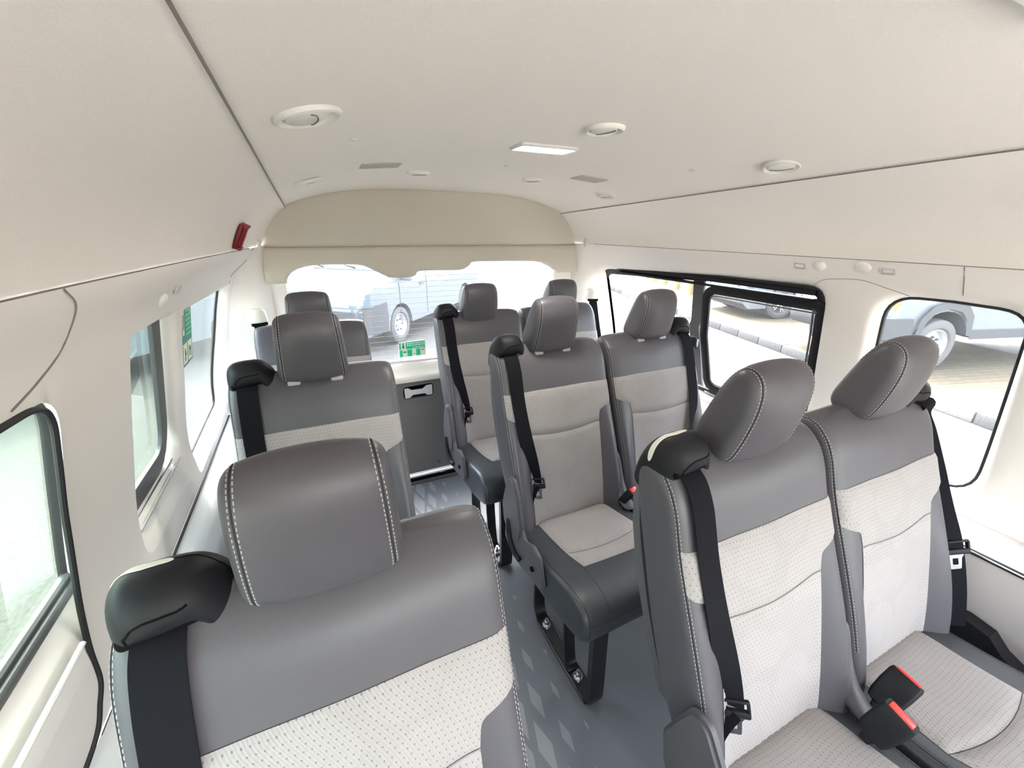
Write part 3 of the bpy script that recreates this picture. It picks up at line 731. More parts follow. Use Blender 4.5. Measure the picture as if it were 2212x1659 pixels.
def wall(side, holes, depth=.045, zb=-.84):
    bm = bmesh.new()
    (lv, loops) = panel(bm, [(-1.55,-.092),(2.305,-.092),(2.305,zb),(-1.55,zb)], [h[1] for h in holes], WP(side), .035, 'holes')
    for (G, A), hv in zip(holes, lv[1:]):
        prev = hv
        for f, dp in ((.35,.10),(.65,.32),(.88,.68),(1.0,1.0)):
            cur = [bm.verts.new(WP(side)(a[0]+(g[0]-a[0])*f, a[1]+(g[1]-a[1])*f)+V((side*depth*dp, 0, 0))) for g, a in zip(G, A)]
            strip(bm, [prev, cur]); prev = cur
    return bm
struct('wall_left', wall(-1, [WL1, WL2, WL3]), M['pale'], 60)
struct('wall_right', wall(1, [WR1, WR2, WR3], .045), M['pale'], 60)
def pane(n, side, outl, m, depth=.045, inset=.004):
    bm = bmesh.new(); o = offset2(outl, inset); panel(bm, o, [], lambda y, z: WP(side)(min(y, 2.17), z)+V((side*depth, 0, 0)), .08); w = struct('window_%d' % n, bm, m, 60); return w
def gring(side, outl, wout, win, th, m, name, parent, depth=.045):
    """flat frame ring around an outline, standing off the glass"""
    bm = bmesh.new(); a = dens(outl, .03) if False else outl
    A = offset2(outl, -wout); B = offset2(outl, win)
    F = lambda y, z: WP(side)(min(y, 2.17), z)+V((side*(depth+.004), 0, 0))
    q = lambda P_, d: [F(*p)-V((side*d, 0, 0)) for p in P_]
    rings = [q(A, 0), q(A, th*.8), q(offset2(outl, -wout*.6), th), q(offset2(outl, win*.75), th), q(B, th*.7), q(B, 0)]
    strip(bm, rings); bmesh.ops.recalc_face_normals(bm, faces=bm.faces)
    o = obj(name, bm, m, parent, None if parent else (0,0,ZO), 50); return o
WL1, WL2, WL3, WR1, WR2, WR3 = [w[0] for w in (WL1, WL2, WL3, WR1, WR2, WR3)]
w1 = pane(1, -1, WL1, M['glassL']); w2 = pane(2, -1, WL2, M['glassL']); w3 = pane(3, -1, WL3, M['glassLc'])
w4 = pane(4, 1, WR1, M['glassR']); w5 = pane(5, 1, WR2, M['glassR']); w6 = pane(6, 1, WR3, M['glassR'])
gring(-1, WL1, .006, .008, .012, M['rubber'], 'window_gasket', w1); gring(-1, WL3, .003, .006, .008, M['rubber'], 'window_gasket', w3)
gring(1, WR2, .004, .007, .010, M['rubber'], 'window_gasket', w5); gring(1, WR3, .004, .007, .010, M['rubber'], 'window_gasket', w6)
gring(1, WR1, .010, .026, .020, M['rubber'], 'window_frame', w4)
# sliding pane frames
SR = rpoly([(1.435,-.262),(.955,-.262),(.905,-.262),(.905,-.40),(.910,-.775),(1.41,-.775),(1.45,-.50)], [.07,0,.08,0,.07,.08,0], 6)
gring(1, SR, .012, .026, .016, M['black'], 'sliding_frame', w4, .028)
SR2 = offset2(SR, .030); gring(1, SR2, .000, .006, .006, M['greyplas'], 'glass_bead', w4, .018)
bm = bmesh.new()   # head channel of the sliding window, deep black groove
for z, d, h in ((-.222,.030,.018),(-.248,.038,.010)):
    loft(bm, [[WP(1)(y, z+dz)+V((.045-dd, 0, 0)) for dz, dd in ((-h/2,0),(-h/2,d),(h/2,d),(h/2,0))] for y in [.94+1.10*k/20 for k in range(21)]])
obj('head_channel', bm, M['black'], w4)
bm = bmesh.new(); F = WP(1)   # upright divider
loft(bm, [[F(yy, z)+V((.045-d, 0, 0)) for yy, d in ((y-.030,0),(y-.030,.012),(y+.030,.012),(y+.030,0))] for z, y in ((-.225,1.478),(-.44,1.498),(-.47,1.512),(-.60,1.500),(-.80,1.46))])
obj('divider', bm, M['greyplas'], w4)
bm = bmesh.new(); box(bm, F(1.487,-.545)+V((-.0,0,0)), (.022,.026,.055), None, .004); box(bm, F(1.462,-.55)+V((-.004,0,0)), (.012,.012,.052), None, .003); lt = obj('window_latch', bm, M['black'], w4)
bm = bmesh.new(); box(bm, F(1.452,-.545)+V((-.008,0,0)), (.006,.008,.040), None, .002); obj('latch_plate', bm, M['steel'], lt)
bm = bmesh.new()
tube(bm, [F(y, -.775)+V((.022,0,0)) for y in [.95+.5*k/10 for k in range(11)]], .006, 8); tube(bm, [F(y, -.795)+V((.018,0,0)) for y in [.95+.45*k/10 for k in range(11)]], .004, 8); obj('lower_track', bm, M['steel'], w4)
# left sliding window frames
SL = rpoly([(1.125,-.22),(1.335,-.22),(1.42,-.625),(1.125,-.62)], [.03,.02,.06,.03], 6)
gring(-1, SL, .055, .004, .010, M['greyplas'], 'sliding_frame', w2, .034)
bm = bmesh.new(); FL = WP(-1)
for z, d, m_ in ((-.690,.020,0),(-.705,.030,0)):
    loft(bm, [[FL(y, z+dz)-V((.045-dd, 0, 0)) for dz, dd in ((-.006,0),(-.006,d),(.006,d),(.006,0))] for y in [1.10+.40*k/8 for k in range(9)]])
obj('lower_track', bm, M['greyplas'], w2)
bm = bmesh.new(); tube(bm, [FL(y, -.70)-V((.012,0,0)) for y in [1.10+.40*k/8 for k in range(9)]], .004, 8); obj('track_bead', bm, M['steel'], w2)
# door window (near left) lower rail
bm = bmesh.new()
for z, d, h in ((-.600,.012,.016),(-.616,.022,.022),(-.640,.010,.024),(-.658,.030,.012)):
    loft(bm, [[FL(y, z+dz+(y-.80)*.012)-V((.045-dd, 0, 0)) for dz, dd in ((-h/2,0),(-h/2,d-.004),(-h/4,d),(h/4,d),(h/2,d-.004),(h/2,0))] for y in [-.14+1.01*k/20 for k in range(21)]])
obj('lower_rail', bm, M['greyplas'], w1)
bm = bmesh.new(); tube(bm, [FL(y, -.668)-V((-.010,0,0)) for y in [-.14+.90*k/12 for k in range(13)]], .0045, 8); obj('rail_bead', bm, M['whitegrey'], w1)
# door aperture seal: thick black line around the sliding door
bm = bmesh.new(); pts = [(0,.55,-.234),(0,.68,-.236),(0,.745,-.242),(0,.775,-.268),(0,.781,-.33),(0,.786,-.442),(0,.793,-.563),(0,.793,-.661),(0,.786,-.719),(0,.776,-.774),(0,.748,-.802),(0,.722,-.824),(0,.68,-.834),(0,.60,-.837),(0,.40,-.837),(0,.1,-.837)]
tube(bm, [FLp+V((.001,0,0)) for FLp in [V((XC-Wz(max(-.84,z),y,-1), y, z)) if z > -.84 else V((x, y, z)) for x, y, z in smoothpath(pts, 5)]], .0048, 8); struct('trim_3', bm, M['rubber'])
# sill line and lower side panels
def lower(side):
    bm = bmesh.new()
    if side < 0: prof = [(1.10,-.84),(1.098,-.850),(1.075,-.870),(1.060,-.93),(1.05,-1.1),(1.04,-1.5)]
    else: prof = [(1.102,-.84),(1.060,-.842),(1.0,-.848),(.958,-.855),(.945,-.875),(.945,-1.0),(.965,-1.12),(.96,-1.30),(.96,-1.5)]
    rows = []
    for j in range(31):
        y = -1.55+3.855*j/30; row = []
        for w, z in prof:
            if y > 2.17: s = min(1, (y-2.17)/.13); s = s*s*(3-2*s); w = w*(1-s)+.835*s
            row.append(bm.verts.new((XC+side*w, y, z)))
        rows.append(row)
    for a, b in zip(rows, rows[1:]):
        for i in range(len(prof)-1): bm.faces.new((a[i], a[i+1], b[i+1], b[i]))
    return bm
struct('wall_left_lower', lower(-1), M['lower'], 50); struct('wall_right_lower', lower(1), M['lowerR'], 50)
bm = bmesh.new(); tube(bm, [V((XC-Wz(-.84, y, -1)+.004, y, -.842)) for y in [1.0+1.16*k/24 for k in range(25)]], .0042, 8); tube(bm, [V((XC-Wz(-.84, y, -1)+.002, y, -.842)) for y in [.72+.28*k/6 for k in range(7)]], .0012, 8); struct('trim_4', bm, M['rubber'])
bm = bmesh.new(); tube(bm, [(1.600, y, -.858) for y in [-1.4+.1*k for k in range(34)]], .0075, 8); t5 = struct('trim_5', bm, M['black'])
bm = bmesh.new(); tube(bm, [(1.5955, y, -.856) for y in [-1.4+.1*k for k in range(34)]], .0035, 8); obj('steel_bead', bm, M['steel'], t5)
# seams in the trim band of both sides
bm = bmesh.new()
LP = lambda y, z: WP(-1)(y, z)+V((.001,0,0)); RP = lambda y, z: WP(1)(y, z)-V((.001,0,0))
tube(bm, smoothpath([LP(.849,-.094), LP(.868,-.121), LP(.869,-.160), LP(.83,-.190), LP(.76,-.212), LP(.70,-.225)], 6), .0013, 6)
tube(bm, smoothpath([RP(.556,-.094), RP(.552,-.12), RP(.541,-.172)], 6), .0012, 6)
tube(bm, smoothpath([RP(.943,-.190), RP(.915,-.170), RP(.881,-.162), RP(.80,-.157), RP(.72,-.175), RP(.66,-.190)], 6), .0008, 6)
tube(bm, smoothpath([LP(2.06,-.094), LP(2.07,-.14), LP(2.06,-.20), LP(2.10,-.235)], 6), .0010, 6)
struct('trim_6', bm, M['fineseam'])
# cab front with the windscreen opening, behind the camera
bm = bmesh.new(); fo = [(-.455,-1.5),(1.755,-1.5),(1.752,-.84),(1.67,-.09),(1.37,.185),(1.0,.235),(.3,.235),(-.07,.185),(-.37,-.09),(-.452,-.84)]
wsn = rpoly([(-.36,-.62),(1.66,-.62),(1.60,-.10),(1.33,.10),(-.03,.10),(-.30,-.10)], .08, 4)
panel(bm, fo, [wsn], lambda x, z: V((x, -1.55, z)), .15); struct('wall_front', bm, M['pale'])
M['screen'] = glass('windscreen_glass', GL_F); bm = bmesh.new(); panel(bm, offset2(wsn, -.01), [], lambda x, z: V((x, -1.56, z)), .3); struct('window_8', bm, M['screen'])
# ------------------------------------------------------------------ tailgate
HOUT = [(-.200,-.262),(-.200,-.15),(-.190,-.05),(-.172,.005),(-.138,.045),(-.085,.085),(.02,.125),(.125,.152),(.30,.172),(.525,.178),(.70,.180),(.947,.175),(1.12,.163),(1.24,.140),(1.34,.112),(1.41,.078),(1.460,.03),(1.487,-.03),(1.500,-.12),(1.500,-.262)]
WTOP = [(-.115,-.255),(-.100,-.225),(-.060,-.198),(.01,-.184),(.12,-.182),(.216,-.187),(.262,-.203),(.334,-.243),(.371,-.254),(.455,-.256),(.492,-.245),(.512,-.226),(.62,-.225),(.74,-.226),(.792,-.204),(.820,-.186),(.98,-.186),(1.16,-.190),(1.25,-.198),(1.325,-.232),(1.362,-.262)]
WTOP = [(p.x, p.y) for p in smoothpath([V((x, z, 0)) for x, z in WTOP], 4)]
full = HOUT+[(1.362,-.262)]+WTOP[::-1][1:]+[(-.115,-.262)]
upo = [(-.199,-.1008)]+[p for p in HOUT if p[1] > -.1]+[(1.499,-.1008)]
lwo = [(-.200,-.262),(-.200,-.1015),(1.500,-.1015),(1.500,-.262)]+full[len(HOUT):]
def hfn(poly, puff):
    def fn(x, z):
        e = min(1, segd(poly, x, z)/.020); return V((x, 2.277-puff*math.sin(e*math.pi/2)-.02*max(0, min(1, (z+.10)/-.10))*(1 if z < -.1 else 0), z))
    return fn
bm = bmesh.new()
for poly, pf in ((upo, .011), (lwo, .008)):
    fn = hfn(poly, pf); lv, lp = panel(bm, poly, [], fn, .014); strip(bm, [lv[0], [v.co+V((0,.035,0)) for v in lv[0]]])
hatch = struct('door_1', bm, M['hatch'], 60)
# inner frame of the tailgate: white body metal either side of the glass and the cream ledge under it
bm = bmesh.new()
gl = rpoly([(-.122,-.262),(-.118,-.17),(1.35,-.17),(1.362,-.262),(1.40,-.745),(-.14,-.715)], [0,.0,.0,0,.05,.05], 5)
panel(bm, [(-.30,-.10),(1.60,-.10),(1.60,-.80),(-.30,-.80)], [gl], lambda x, z: V((x, 2.302, z)), .05)
obj('door_frame', bm, M['pale'], hatch, None)
bm = bmesh.new(); rows = []
for x in (-.25,.2,.65,1.1,1.58): rows.append([bm.verts.new((x, y, z)) for y, z in ((2.318,-.735),(2.300,-.735),(2.292,-.742),(2.285,-.765),(2.262,-.80),(2.250,-.822),(2.252,-.838),(2.262,-.842))])
for a, b in zip(rows, rows[1:]):
    for i in range(7): bm.faces.new((a[i], a[i+1], b[i+1], b[i]))
obj('ledge', bm, M['trim'], hatch)
bm = bmesh.new(); lo = [(-.20,-.840),(1.50,-.840),(1.50,-1.44),(-.20,-1.44)]; hole = rpoly([(.375,-.868),(.552,-.862),(.552,-.944),(.375,-.944)], .02, 4)
lvp, lps = panel(bm, lo, [hole], lambda x, z: V((x, 2.262, z)), .06); h0 = lvp[1]; strip(bm, [h0, [v.co+V((0,.03,0)) for v in h0]]); obj('lower_panel', bm, M['hatchlow'], hatch)
bm = bmesh.new(); box(bm, (.465,2.296,-.905), (.22,.006,.12)); obj('handle_recess', bm, M['recess'], hatch)
bm = bmesh.new(); bo = rpoly([(.382,-.878),(.405,-.878),(.425,-.892),(.490,-.892),(.510,-.875),(.545,-.872),(.545,-.935),(.515,-.935),(.500,-.922),(.430,-.922),(.410,-.938),(.385,-.938)], .006, 3)
plate(bm, bo, [], lambda x, z: V((x, 2.272, z)), (0,-.008,0), .02, False); obj('pull_handle', bm, M['whitegrey'], hatch, ).__setitem__('label', 'pale grey pull handle')
bm = bmesh.new(); fr = rpoly([(.33,-.852),(.585,-.848),(.585,-.965),(.33,-.965)], .03, 5)
plate(bm, fr, [rpoly([(.345,-.856),(.575,-.852),(.575,-.958),(.345,-.958)], .028, 5)], lambda x, z: V((x, 2.262, z)), (0,-.005,0), .03, False); obj('handle_bezel', bm, M['hatchlow'], hatch)
for x, z in ((.612,-.862),(.56,-1.395),(-.1,-.87)):
    bm = bmesh.new(); bmesh.ops.create_cone(bm, cap_ends=True, segments=16, radius1=.010, radius2=.007, depth=.006, matrix=Matrix.Translation((x, 2.259, z)) @ Matrix.Rotation(R(90), 4, 'X')); obj('panel_clip', bm, M['greyplas'], hatch)
# tailgate sill
bm = bmesh.new(); box(bm, (.65,2.275,-1.462), (1.7,.05,.012), None, .003); box(bm, (.65,2.272,-1.44), (1.7,.010,.03)); struct('baseboard_rear', bm, M['white'])
bm = bmesh.new(); box(bm, (.65,2.268,-1.482), (1.7,.05,.022)); struct('trim_7', bm, M['recess'])
bm = bmesh.new(); box(bm, (.65,2.235,-1.494), (1.7,.03,.010), None, .003); struct('trim_8', bm, M['greyplas'])
bm = bmesh.new(); box(bm, (.575,2.262,-1.472), (.035,.02,.016), None, .003); tag(obj('tailgate_striker', bm, M['white'], None, (0,0,ZO)), 'small white striker block on the tailgate sill, between the seat rows', 'latch')
# rear glass
bm = bmesh.new(); go = rpoly([(-.15,-.13),(1.39,-.13),(1.41,-.755),(-.15,-.725)], .05, 5); panel(bm, go, [], lambda x, z: V((x, 2.325, z)), .2)
w7 = struct('window_7', bm, M['glassB'])
bm = bmesh.new(); gg = rpoly([(-.122,-.15),(1.365,-.15),(1.395,-.745),(-.135,-.715)], .05, 5)
plate(bm, rpoly([(-.17,-.12),(1.42,-.12),(1.44,-.775),(-.17,-.745)], .05, 5), [gg], lambda x, z: V((x, 2.318, z)), (0,-.006,0), .1, False); obj('window_gasket', bm, M['rubber'], w7)
m = M['heater'] = mat('heater_line', (.30,.24,.20), .7)
bm = bmesh.new()
for k in range(18):
    z = -.20-.029*k; box(bm, (.635,2.3225,z), (1.50,.0008,.0014))
obj('heater_wires', bm, m, w7)
# ------------------------------------------------------------------ pillar belt guides of the rear row
def pillar_guide(side, label):
    c = V((XC+side*.905, 2.155, -.385)); e = empty('pillar_belt', (c.x, c.y, c.z+ZO), label, 'seat belt', 'belts hung from the rear pillars')
    bm = bmesh.new(); loft(bm, [[V((side*0+x*w, -d, z)) for x, d in ((-1,-.02),(-.9,.02),(-.55,.034),(0,.038),(.55,.034),(.9,.02),(1,-.02))] for w, z, d0 in ((.030,.034,0),(.042,.022,0),(.046,-.005,0),(.048,-.022,0),(.046,-.034,0))], cap=True)
    bm = sub(bm, 2); g = obj('belt_guide', bm, M['trim'], e)
    g['label'] = 'cream cover'
    bm = bmesh.new(); box(bm, (0,-.030,-.034), (.062,.020,.012)); obj('belt_slot', bm, M['recess'], g)
    bm = bmesh.new(); q = [V((0,-.030,-.034)), V((side*.003,-.042,-.07)), V((side*.016,-.07,-.17)), V((side*.040,-.12,-.33)), V((side*.055,-.16,-.46))]
    P = smoothpath(q, 6); ribbon(bm, P, [V((1, -side*.35*i/len(P)*2, 0)) for i in range(len(P))], .049); obj('seat_belt', bm, M['belt'], e)
    e.rotation_euler = (0, 0, -side*R(20))
pillar_guide(-1, 'black seat belt hanging from a cream guide on the left rear pillar')
pillar_guide(1, 'black seat belt hanging from a cream guide on the right rear pillar')
# ------------------------------------------------------------------ ceiling fittings
def cpt(x, y, dz=0.): return V((x, y, ceil(x, y)+dz))
def vent(x, y, r, label, rz):
    h = .002; n = V((ceil(x-h, y)-ceil(x+h, y), ceil(x, y-h)-ceil(x, y+h), 2*h)).normalized() if False else None
    dx = (ceil(x+.02, y)-ceil(x-.02, y))/.04; dy = (ceil(x, y+.02)-ceil(x, y-.02))/.04
    p = cpt(x, y); e = empty('air_vent', (p.x, p.y, p.z+ZO), label, 'air vent', 'round roof air vents'); e.rotation_euler = (math.atan(dy), -math.atan(dx), rz)
    def lathe(prof, n=40):
        bm = bmesh.new(); rings = [[V((rr*math.cos(2*math.pi*k/n), rr*math.sin(2*math.pi*k/n), z)) for k in range(n)] for rr, z in prof]; strip(bm, rings); return bm
    obj('outer_ring', lathe([(r,.003),(r,-.003),(r*.97,-.007),(r*.90,-.009),(r*.80,-.007),(r*.74,-.002),(r*.72,.008)]), M['ventw'], e)
    bm = lathe([(r*.73,.006),(r*.70,.009),(.0005,.009)]); obj('vent_throat', bm, M['greyplas'] if False else M['vent_dark'], e)
    bm = lathe([(r*.69,.000),(r*.69,-.006),(r*.62,-.008),(r*.05,-.0075),(.0003,-.0075)]); bmesh.ops.scale(bm, vec=(.86,.97,1), verts=bm.verts); bmesh.ops.translate(bm, vec=(-r*.08,0,0), verts=bm.verts); d = obj('swivel_disc', bm, M['ventw'], e)
    bm = bmesh.new(); tube(bm, [(r*.05+r*.42*math.cos(a/10*math.pi-math.pi/2)*.5, r*.58*math.sin(a/10*math.pi-math.pi/2), -.0085) for a in range(11)], .0012, 6); obj('thumb_ridge', bm, M['vent_dark'], d)
M['ventw'] = mat('vent_cream', (.72,.70,.65), .5); M['vent_dark'] = mat('vent_dark_plastic', (.16,.155,.15), .7)  # cream vent rings; dark plastic for throat and thumb ridge
for x, y, r, l, a in ((.030,.88,.056,'large round air vent nearest the left roof seam, front row of vents',0),(.65,.90,.046,'round air vent in the middle of the front row of vents',.3),(1.27,.89,.050,'round air vent near the right roof seam, front row of vents',.6),
    (.033,1.70,.050,'round air vent at the left end of the rear row, beside the left roof seam',.4),(.405,1.69,.042,'round air vent in the rear row just behind the left speaker grille',1.2),(.88,1.69,.042,'round air vent in the rear row right of the roof lamp',1.0),(1.262,1.70,.046,'small round air vent right of the right speaker grille, rear row',.2)):
    vent(x, y, r, l, a)
def roofplate(name, x, y, sx, sy, rz, th, m, r, extra=None):
    p = cpt(x, y); bm = bmesh.new(); o = rpoly([(-sx,-sy),(sx,-sy),(sx,sy),(-sx,sy)], r, 5)
    plate(bm, o, [], lambda u, v: V((u, v, ceil(x+u, y+v)-p.z)), (0,0,-th), .05, False)
    ob = obj(name, bm, m, None, (p.x, p.y, p.z+ZO)); return ob
a = roofplate('speaker_grille', .246, 1.526, .062, .045, 0, .003, M['speaker'], .006); tag(a, 'tan rectangular speaker grille in the ceiling, left of the lamp', 'speaker', 'ceiling speaker grilles')
a = roofplate('speaker_grille', 1.045, 1.526, .062, .045, 0, .003, M['speaker'], .006); tag(a, 'tan rectangular speaker grille in the ceiling, right of the lamp', 'speaker', 'ceiling speaker grilles')
p = cpt(.625, 1.14); e = empty('ceiling_lamp', (p.x, p.y, p.z+ZO), 'rectangular milky roof lamp in the middle of the ceiling', 'lamp')
bm = bmesh.new(); o = rpoly([(-.088,-.044),(.088,-.044),(.088,.044),(-.088,.044)], .012, 5)
q = lambda P_, z: [V((x, y, z)) for x, y in P_]
strip(bm, [q(o, .004), q(o, -.003), q(offset2(o, .004), -.007), q(offset2(o, .009), -.006), q(offset2(o, .010), -.0025)]); obj('lamp_bezel', bm, M['whitegrey'], e)
bm = bmesh.new(); vv = [bm.verts.new((x, y, -.0030)) for x, y in offset2(o, .0095)]; bm.faces.new(vv[::-1]); obj('lamp_lens', bm, M['lens'], e, None, 20, False)
for x, y, l in ((.125,1.12,'tiny round ceiling clip between the front left vent and the left speaker'),(1.175,1.13,'tiny round ceiling clip left of the front right vent'),(.65,1.44,'tiny ceiling clip just behind the roof lamp')):
    p = cpt(x, y); bm = bmesh.new(); bmesh.ops.create_cone(bm, cap_ends=True, segments=20, radius1=.008, radius2=.011, depth=.004, matrix=Matrix.Translation((0,0,-.001))); o = obj('ceiling_clip', bm, M['whitegrey'], None, (p.x, p.y, p.z+ZO)); tag(o, l, 'clip', 'ceiling clips')
a = roofplate('overhead_console', .70, .19, .085, .070, 0, .012, M['white'], .02); tag(a, 'corner of a pale overhead unit at the top right edge of the ceiling', 'console')
# red hammer holder on the left side of the headliner
pos = uppt(-1, 1.78, .77); e = empty('hammer_holder', (pos.x, pos.y, pos.z+ZO), 'small dark red emergency hammer bracket on the left side lining', 'bracket'); e.rotation_euler = (R(8), R(28), R(-3))
bm = bmesh.new(); box(bm, (.008,0,0), (.010,.046,.090), None, .003); box(bm, (.018,0,.040), (.024,.040,.010), None, .003); box(bm, (.018,0,-.040), (.024,.040,.010), None, .003); tube(bm, [(.016,0,-.038),(.016,0,.038)], .012, 10); obj('bracket_body', bm, M['darkred'], e)
bm = bmesh.new(); box(bm, (.014,.036,-.008), (.004,.022,.028), None, .002); box(bm, (.022,.036,-.008), (.003,.016,.020), None, .001); obj('release_tab', bm, M['pinkred'], e)
# coat hook + moulded pads in the trim band
def pad(side, y, z, sc, label):
    p = WP(side)(y, z); bm = bmesh.new(); bmesh.ops.create_uvsphere(bm, u_segments=24, v_segments=12, radius=1); bmesh.ops.scale(bm, vec=(.010, sc, sc*.86), verts=bm.verts)
    o = obj('moulded_dome', bm, M['pale'], None, (p.x, p.y, p.z+ZO)); o.rotation_euler = (0, side*R(-30), 0); tag(o, label, 'trim cap')
def hook(side, y, z, label):
    p = WP(side)(y, z)-V((side*.003,0,0)); e = empty('coat_hook', (p.x, p.y, p.z+ZO), label, 'hook', 'folding coat hooks'); e.rotation_euler = (0, side*R(-32), 0)
    bm = bmesh.new(); o = rpoly([(-.020,-.011),(.020,-.011),(.020,.011),(-.020,.011)], .004, 3); plate(bm, o, [rpoly([(-.016,-.008),(.016,-.008),(.016,.008),(-.016,.008)], .003, 3)], lambda u, v: V((0, u, v)), (-side*.004,0,0), .05, False); obj('hook_frame', bm, M['whitegrey'], e)
    bm = bmesh.new(); box(bm, (0,0,.001), (.005,.031,.015), None, .002); obj('hook_flap', bm, M['pale'], e)
pad(1, .929, -.121, .022, 'small round dome in the right trim band, left one of the pair'); pad(1, .798, -.116, .024, 'small round dome in the right trim band, right one of the pair')
hook(1, .994, -.126, 'flat folded coat hook in the right trim band, left of the round domes'); hook(1, .728, -.122, 'flat folded coat hook in the right trim band, right of the round domes')
hook(-1, 1.372, -.163, 'folded coat hook in the left trim band above the sliding window')
pad(-1, 1.293, -.180, .024, 'long shallow dome in the left trim band beside the coat hook')
for s, l in ((-1, 'oval cap on the left rear pillar beside the tailgate panel'), (1, 'oval cap on the right rear pillar beside the tailgate panel')):
    p = uppt(s, 2.17, .93); bm = bmesh.new(); bmesh.ops.create_uvsphere(bm, u_segments=20, v_segments=10, radius=1); bmesh.ops.scale(bm, vec=(.012,.020,.034), verts=bm.verts); o = obj('oval_cover', bm, M['trim'], None, (p.x, p.y, p.z+ZO)); tag(o, l, 'trim cap', 'pillar covers')
# ------------------------------------------------------------------ stickers on the glass
M['green'] = mat('sticker_green', (.0,.55,.27), .5); M['greendk'] = mat('sticker_deep_green', (.01,.17,.13), .5); M['yel'] = mat('sticker_cream', (.80,.83,.60), .5); M['wht'] = mat('sticker_white', (.75,.88,.80), .5)
def sticker(name, loc, ex, ez, w, h, label, bg, kind):
    e = empty(name, loc, label, 'sticker'); ex = V(ex).normalized(); ez = V(ez).normalized(); n = ex.cross(ez); L = 0
    def rect(part, rs, m, l):
        bm = bmesh.new()
        for x0, z0, x1, z1 in rs:
            vs = [bm.verts.new(ex*(x*w)+ez*(z*h)+n*l) for x, z in ((x0,z0),(x1,z0),(x1,z1),(x0,z1))]; bm.faces.new(vs)
        r = bmesh.ops.extrude_face_region(bm, geom=bm.faces[:]); bmesh.ops.translate(bm, vec=n*-.0004, verts=[g for g in r['geom'] if isinstance(g, bmesh.types.BMVert)])
        return obj(part, bm, m, e)
    def each(part, rs, m, l):
        for q_ in rs: rect(part, [q_], m, l)
    rect('sticker_sheet', [(-.5,-.5,.5,.5)], M['wht'], .0)
    if kind == 0:
        each('green_field', [(-.48,.02,-.43,.46),(-.24,.02,.48,.46),(-.48,-.47,-.38,-.03),(-.20,-.47,-.02,-.03),(.13,-.47,.29,-.03)], bg, .0008)
        each('pictogram_field', [(-.42,.02,-.25,.46),(-.37,-.47,-.21,-.03),(-.01,-.47,.12,-.26),(-.01,-.24,.12,-.03),(.30,-.47,.48,-.03)], M['yel'], .0008)
        lines = []
        x = -.18
        for row, (zz_, hh) in enumerate(((.37,.07),(.25,.07),(.10,.05))):
            x = -.20 if row < 2 else .02
            while x < .42: ww = random.uniform(.05,.11); lines.append((x, zz_-hh/2, min(x+ww, .46), zz_+hh/2)); x += ww+.02
        rect('lettering', lines, M['wht'], .0014)
        each('figure', [(-.36,.16,-.32,.40),(-.34,.10,-.30,.24),(-.38,.10,-.35,.20),(-.34,.40,-.31,.44),(-.35,-.20,-.23,-.13),(.33,-.14,.44,-.09),(.04,-.36,.09,-.30)], M['greendk'], .0014)
    else:
        each('green_field', [(-.46,-.12,.46,.46),(-.46,-.47,-.42,-.13),(.42,-.47,.46,-.13),(-.02,-.47,.02,-.13),(-.46,-.48,.46,-.45)], bg, .0008)
        each('pictogram_field', [(-.40,.02,-.22,.40),(-.40,-.44,-.04,-.14),(.04,-.44,.40,-.14)], M['yel'], .0008)
        rect('lettering', [(-.12+.02*i%3*.01, .36-.075*i, .38, .40-.075*i) for i in range(6)], M['wht'] if False else M['green'], .0014)
        each('figure', [(-.34,.10,-.28,.34),(-.28,-.40,-.20,-.20),(-.22,-.32,-.14,-.26),(.12,-.38,.18,-.20),(.20,-.30,.32,-.24),(.26,-.40,.30,-.22)], M['greendk'], .0014)
sticker('exit_sticker', (.457,2.314,-.660+ZO), (1,0,.012), (0,0,1), .150, .088, 'green and cream emergency exit sticker at the bottom of the tailgate window', M['green'], 0)
pq = WP(-1)(1.70,-.35); sticker('window_sticker', (pq.x-.038, 1.70, -.35+ZO), (0,1,0), (.18,0,1), .14, .21, 'dark green safety sticker with pictograms on the left quarter window', M['greendk'], 1)
# dark belt anchor housing at the foot of the right wall
bm = bmesh.new(); loft(bm, [[V((x-.02, y, z)), V((x+.028, y, z+.0)), V((x+.028, y, z-.14)), V((x-.02, y, z-.14))] for x, y, z in ((1.56,.32,-1.04),(1.56,.24,-1.03),(1.56,.185,-1.04),(1.56,.15,-1.075),(1.56,.10,-1.10),(1.56,.0,-1.115),(1.56,-.2,-1.12),(1.56,-.5,-1.12))])
o = obj('belt_housing', bm, M['black'], None, (0,0,ZO), 30); tag(o, 'black plastic belt anchor housing low on the right wall beside the nearest double seat', 'housing')
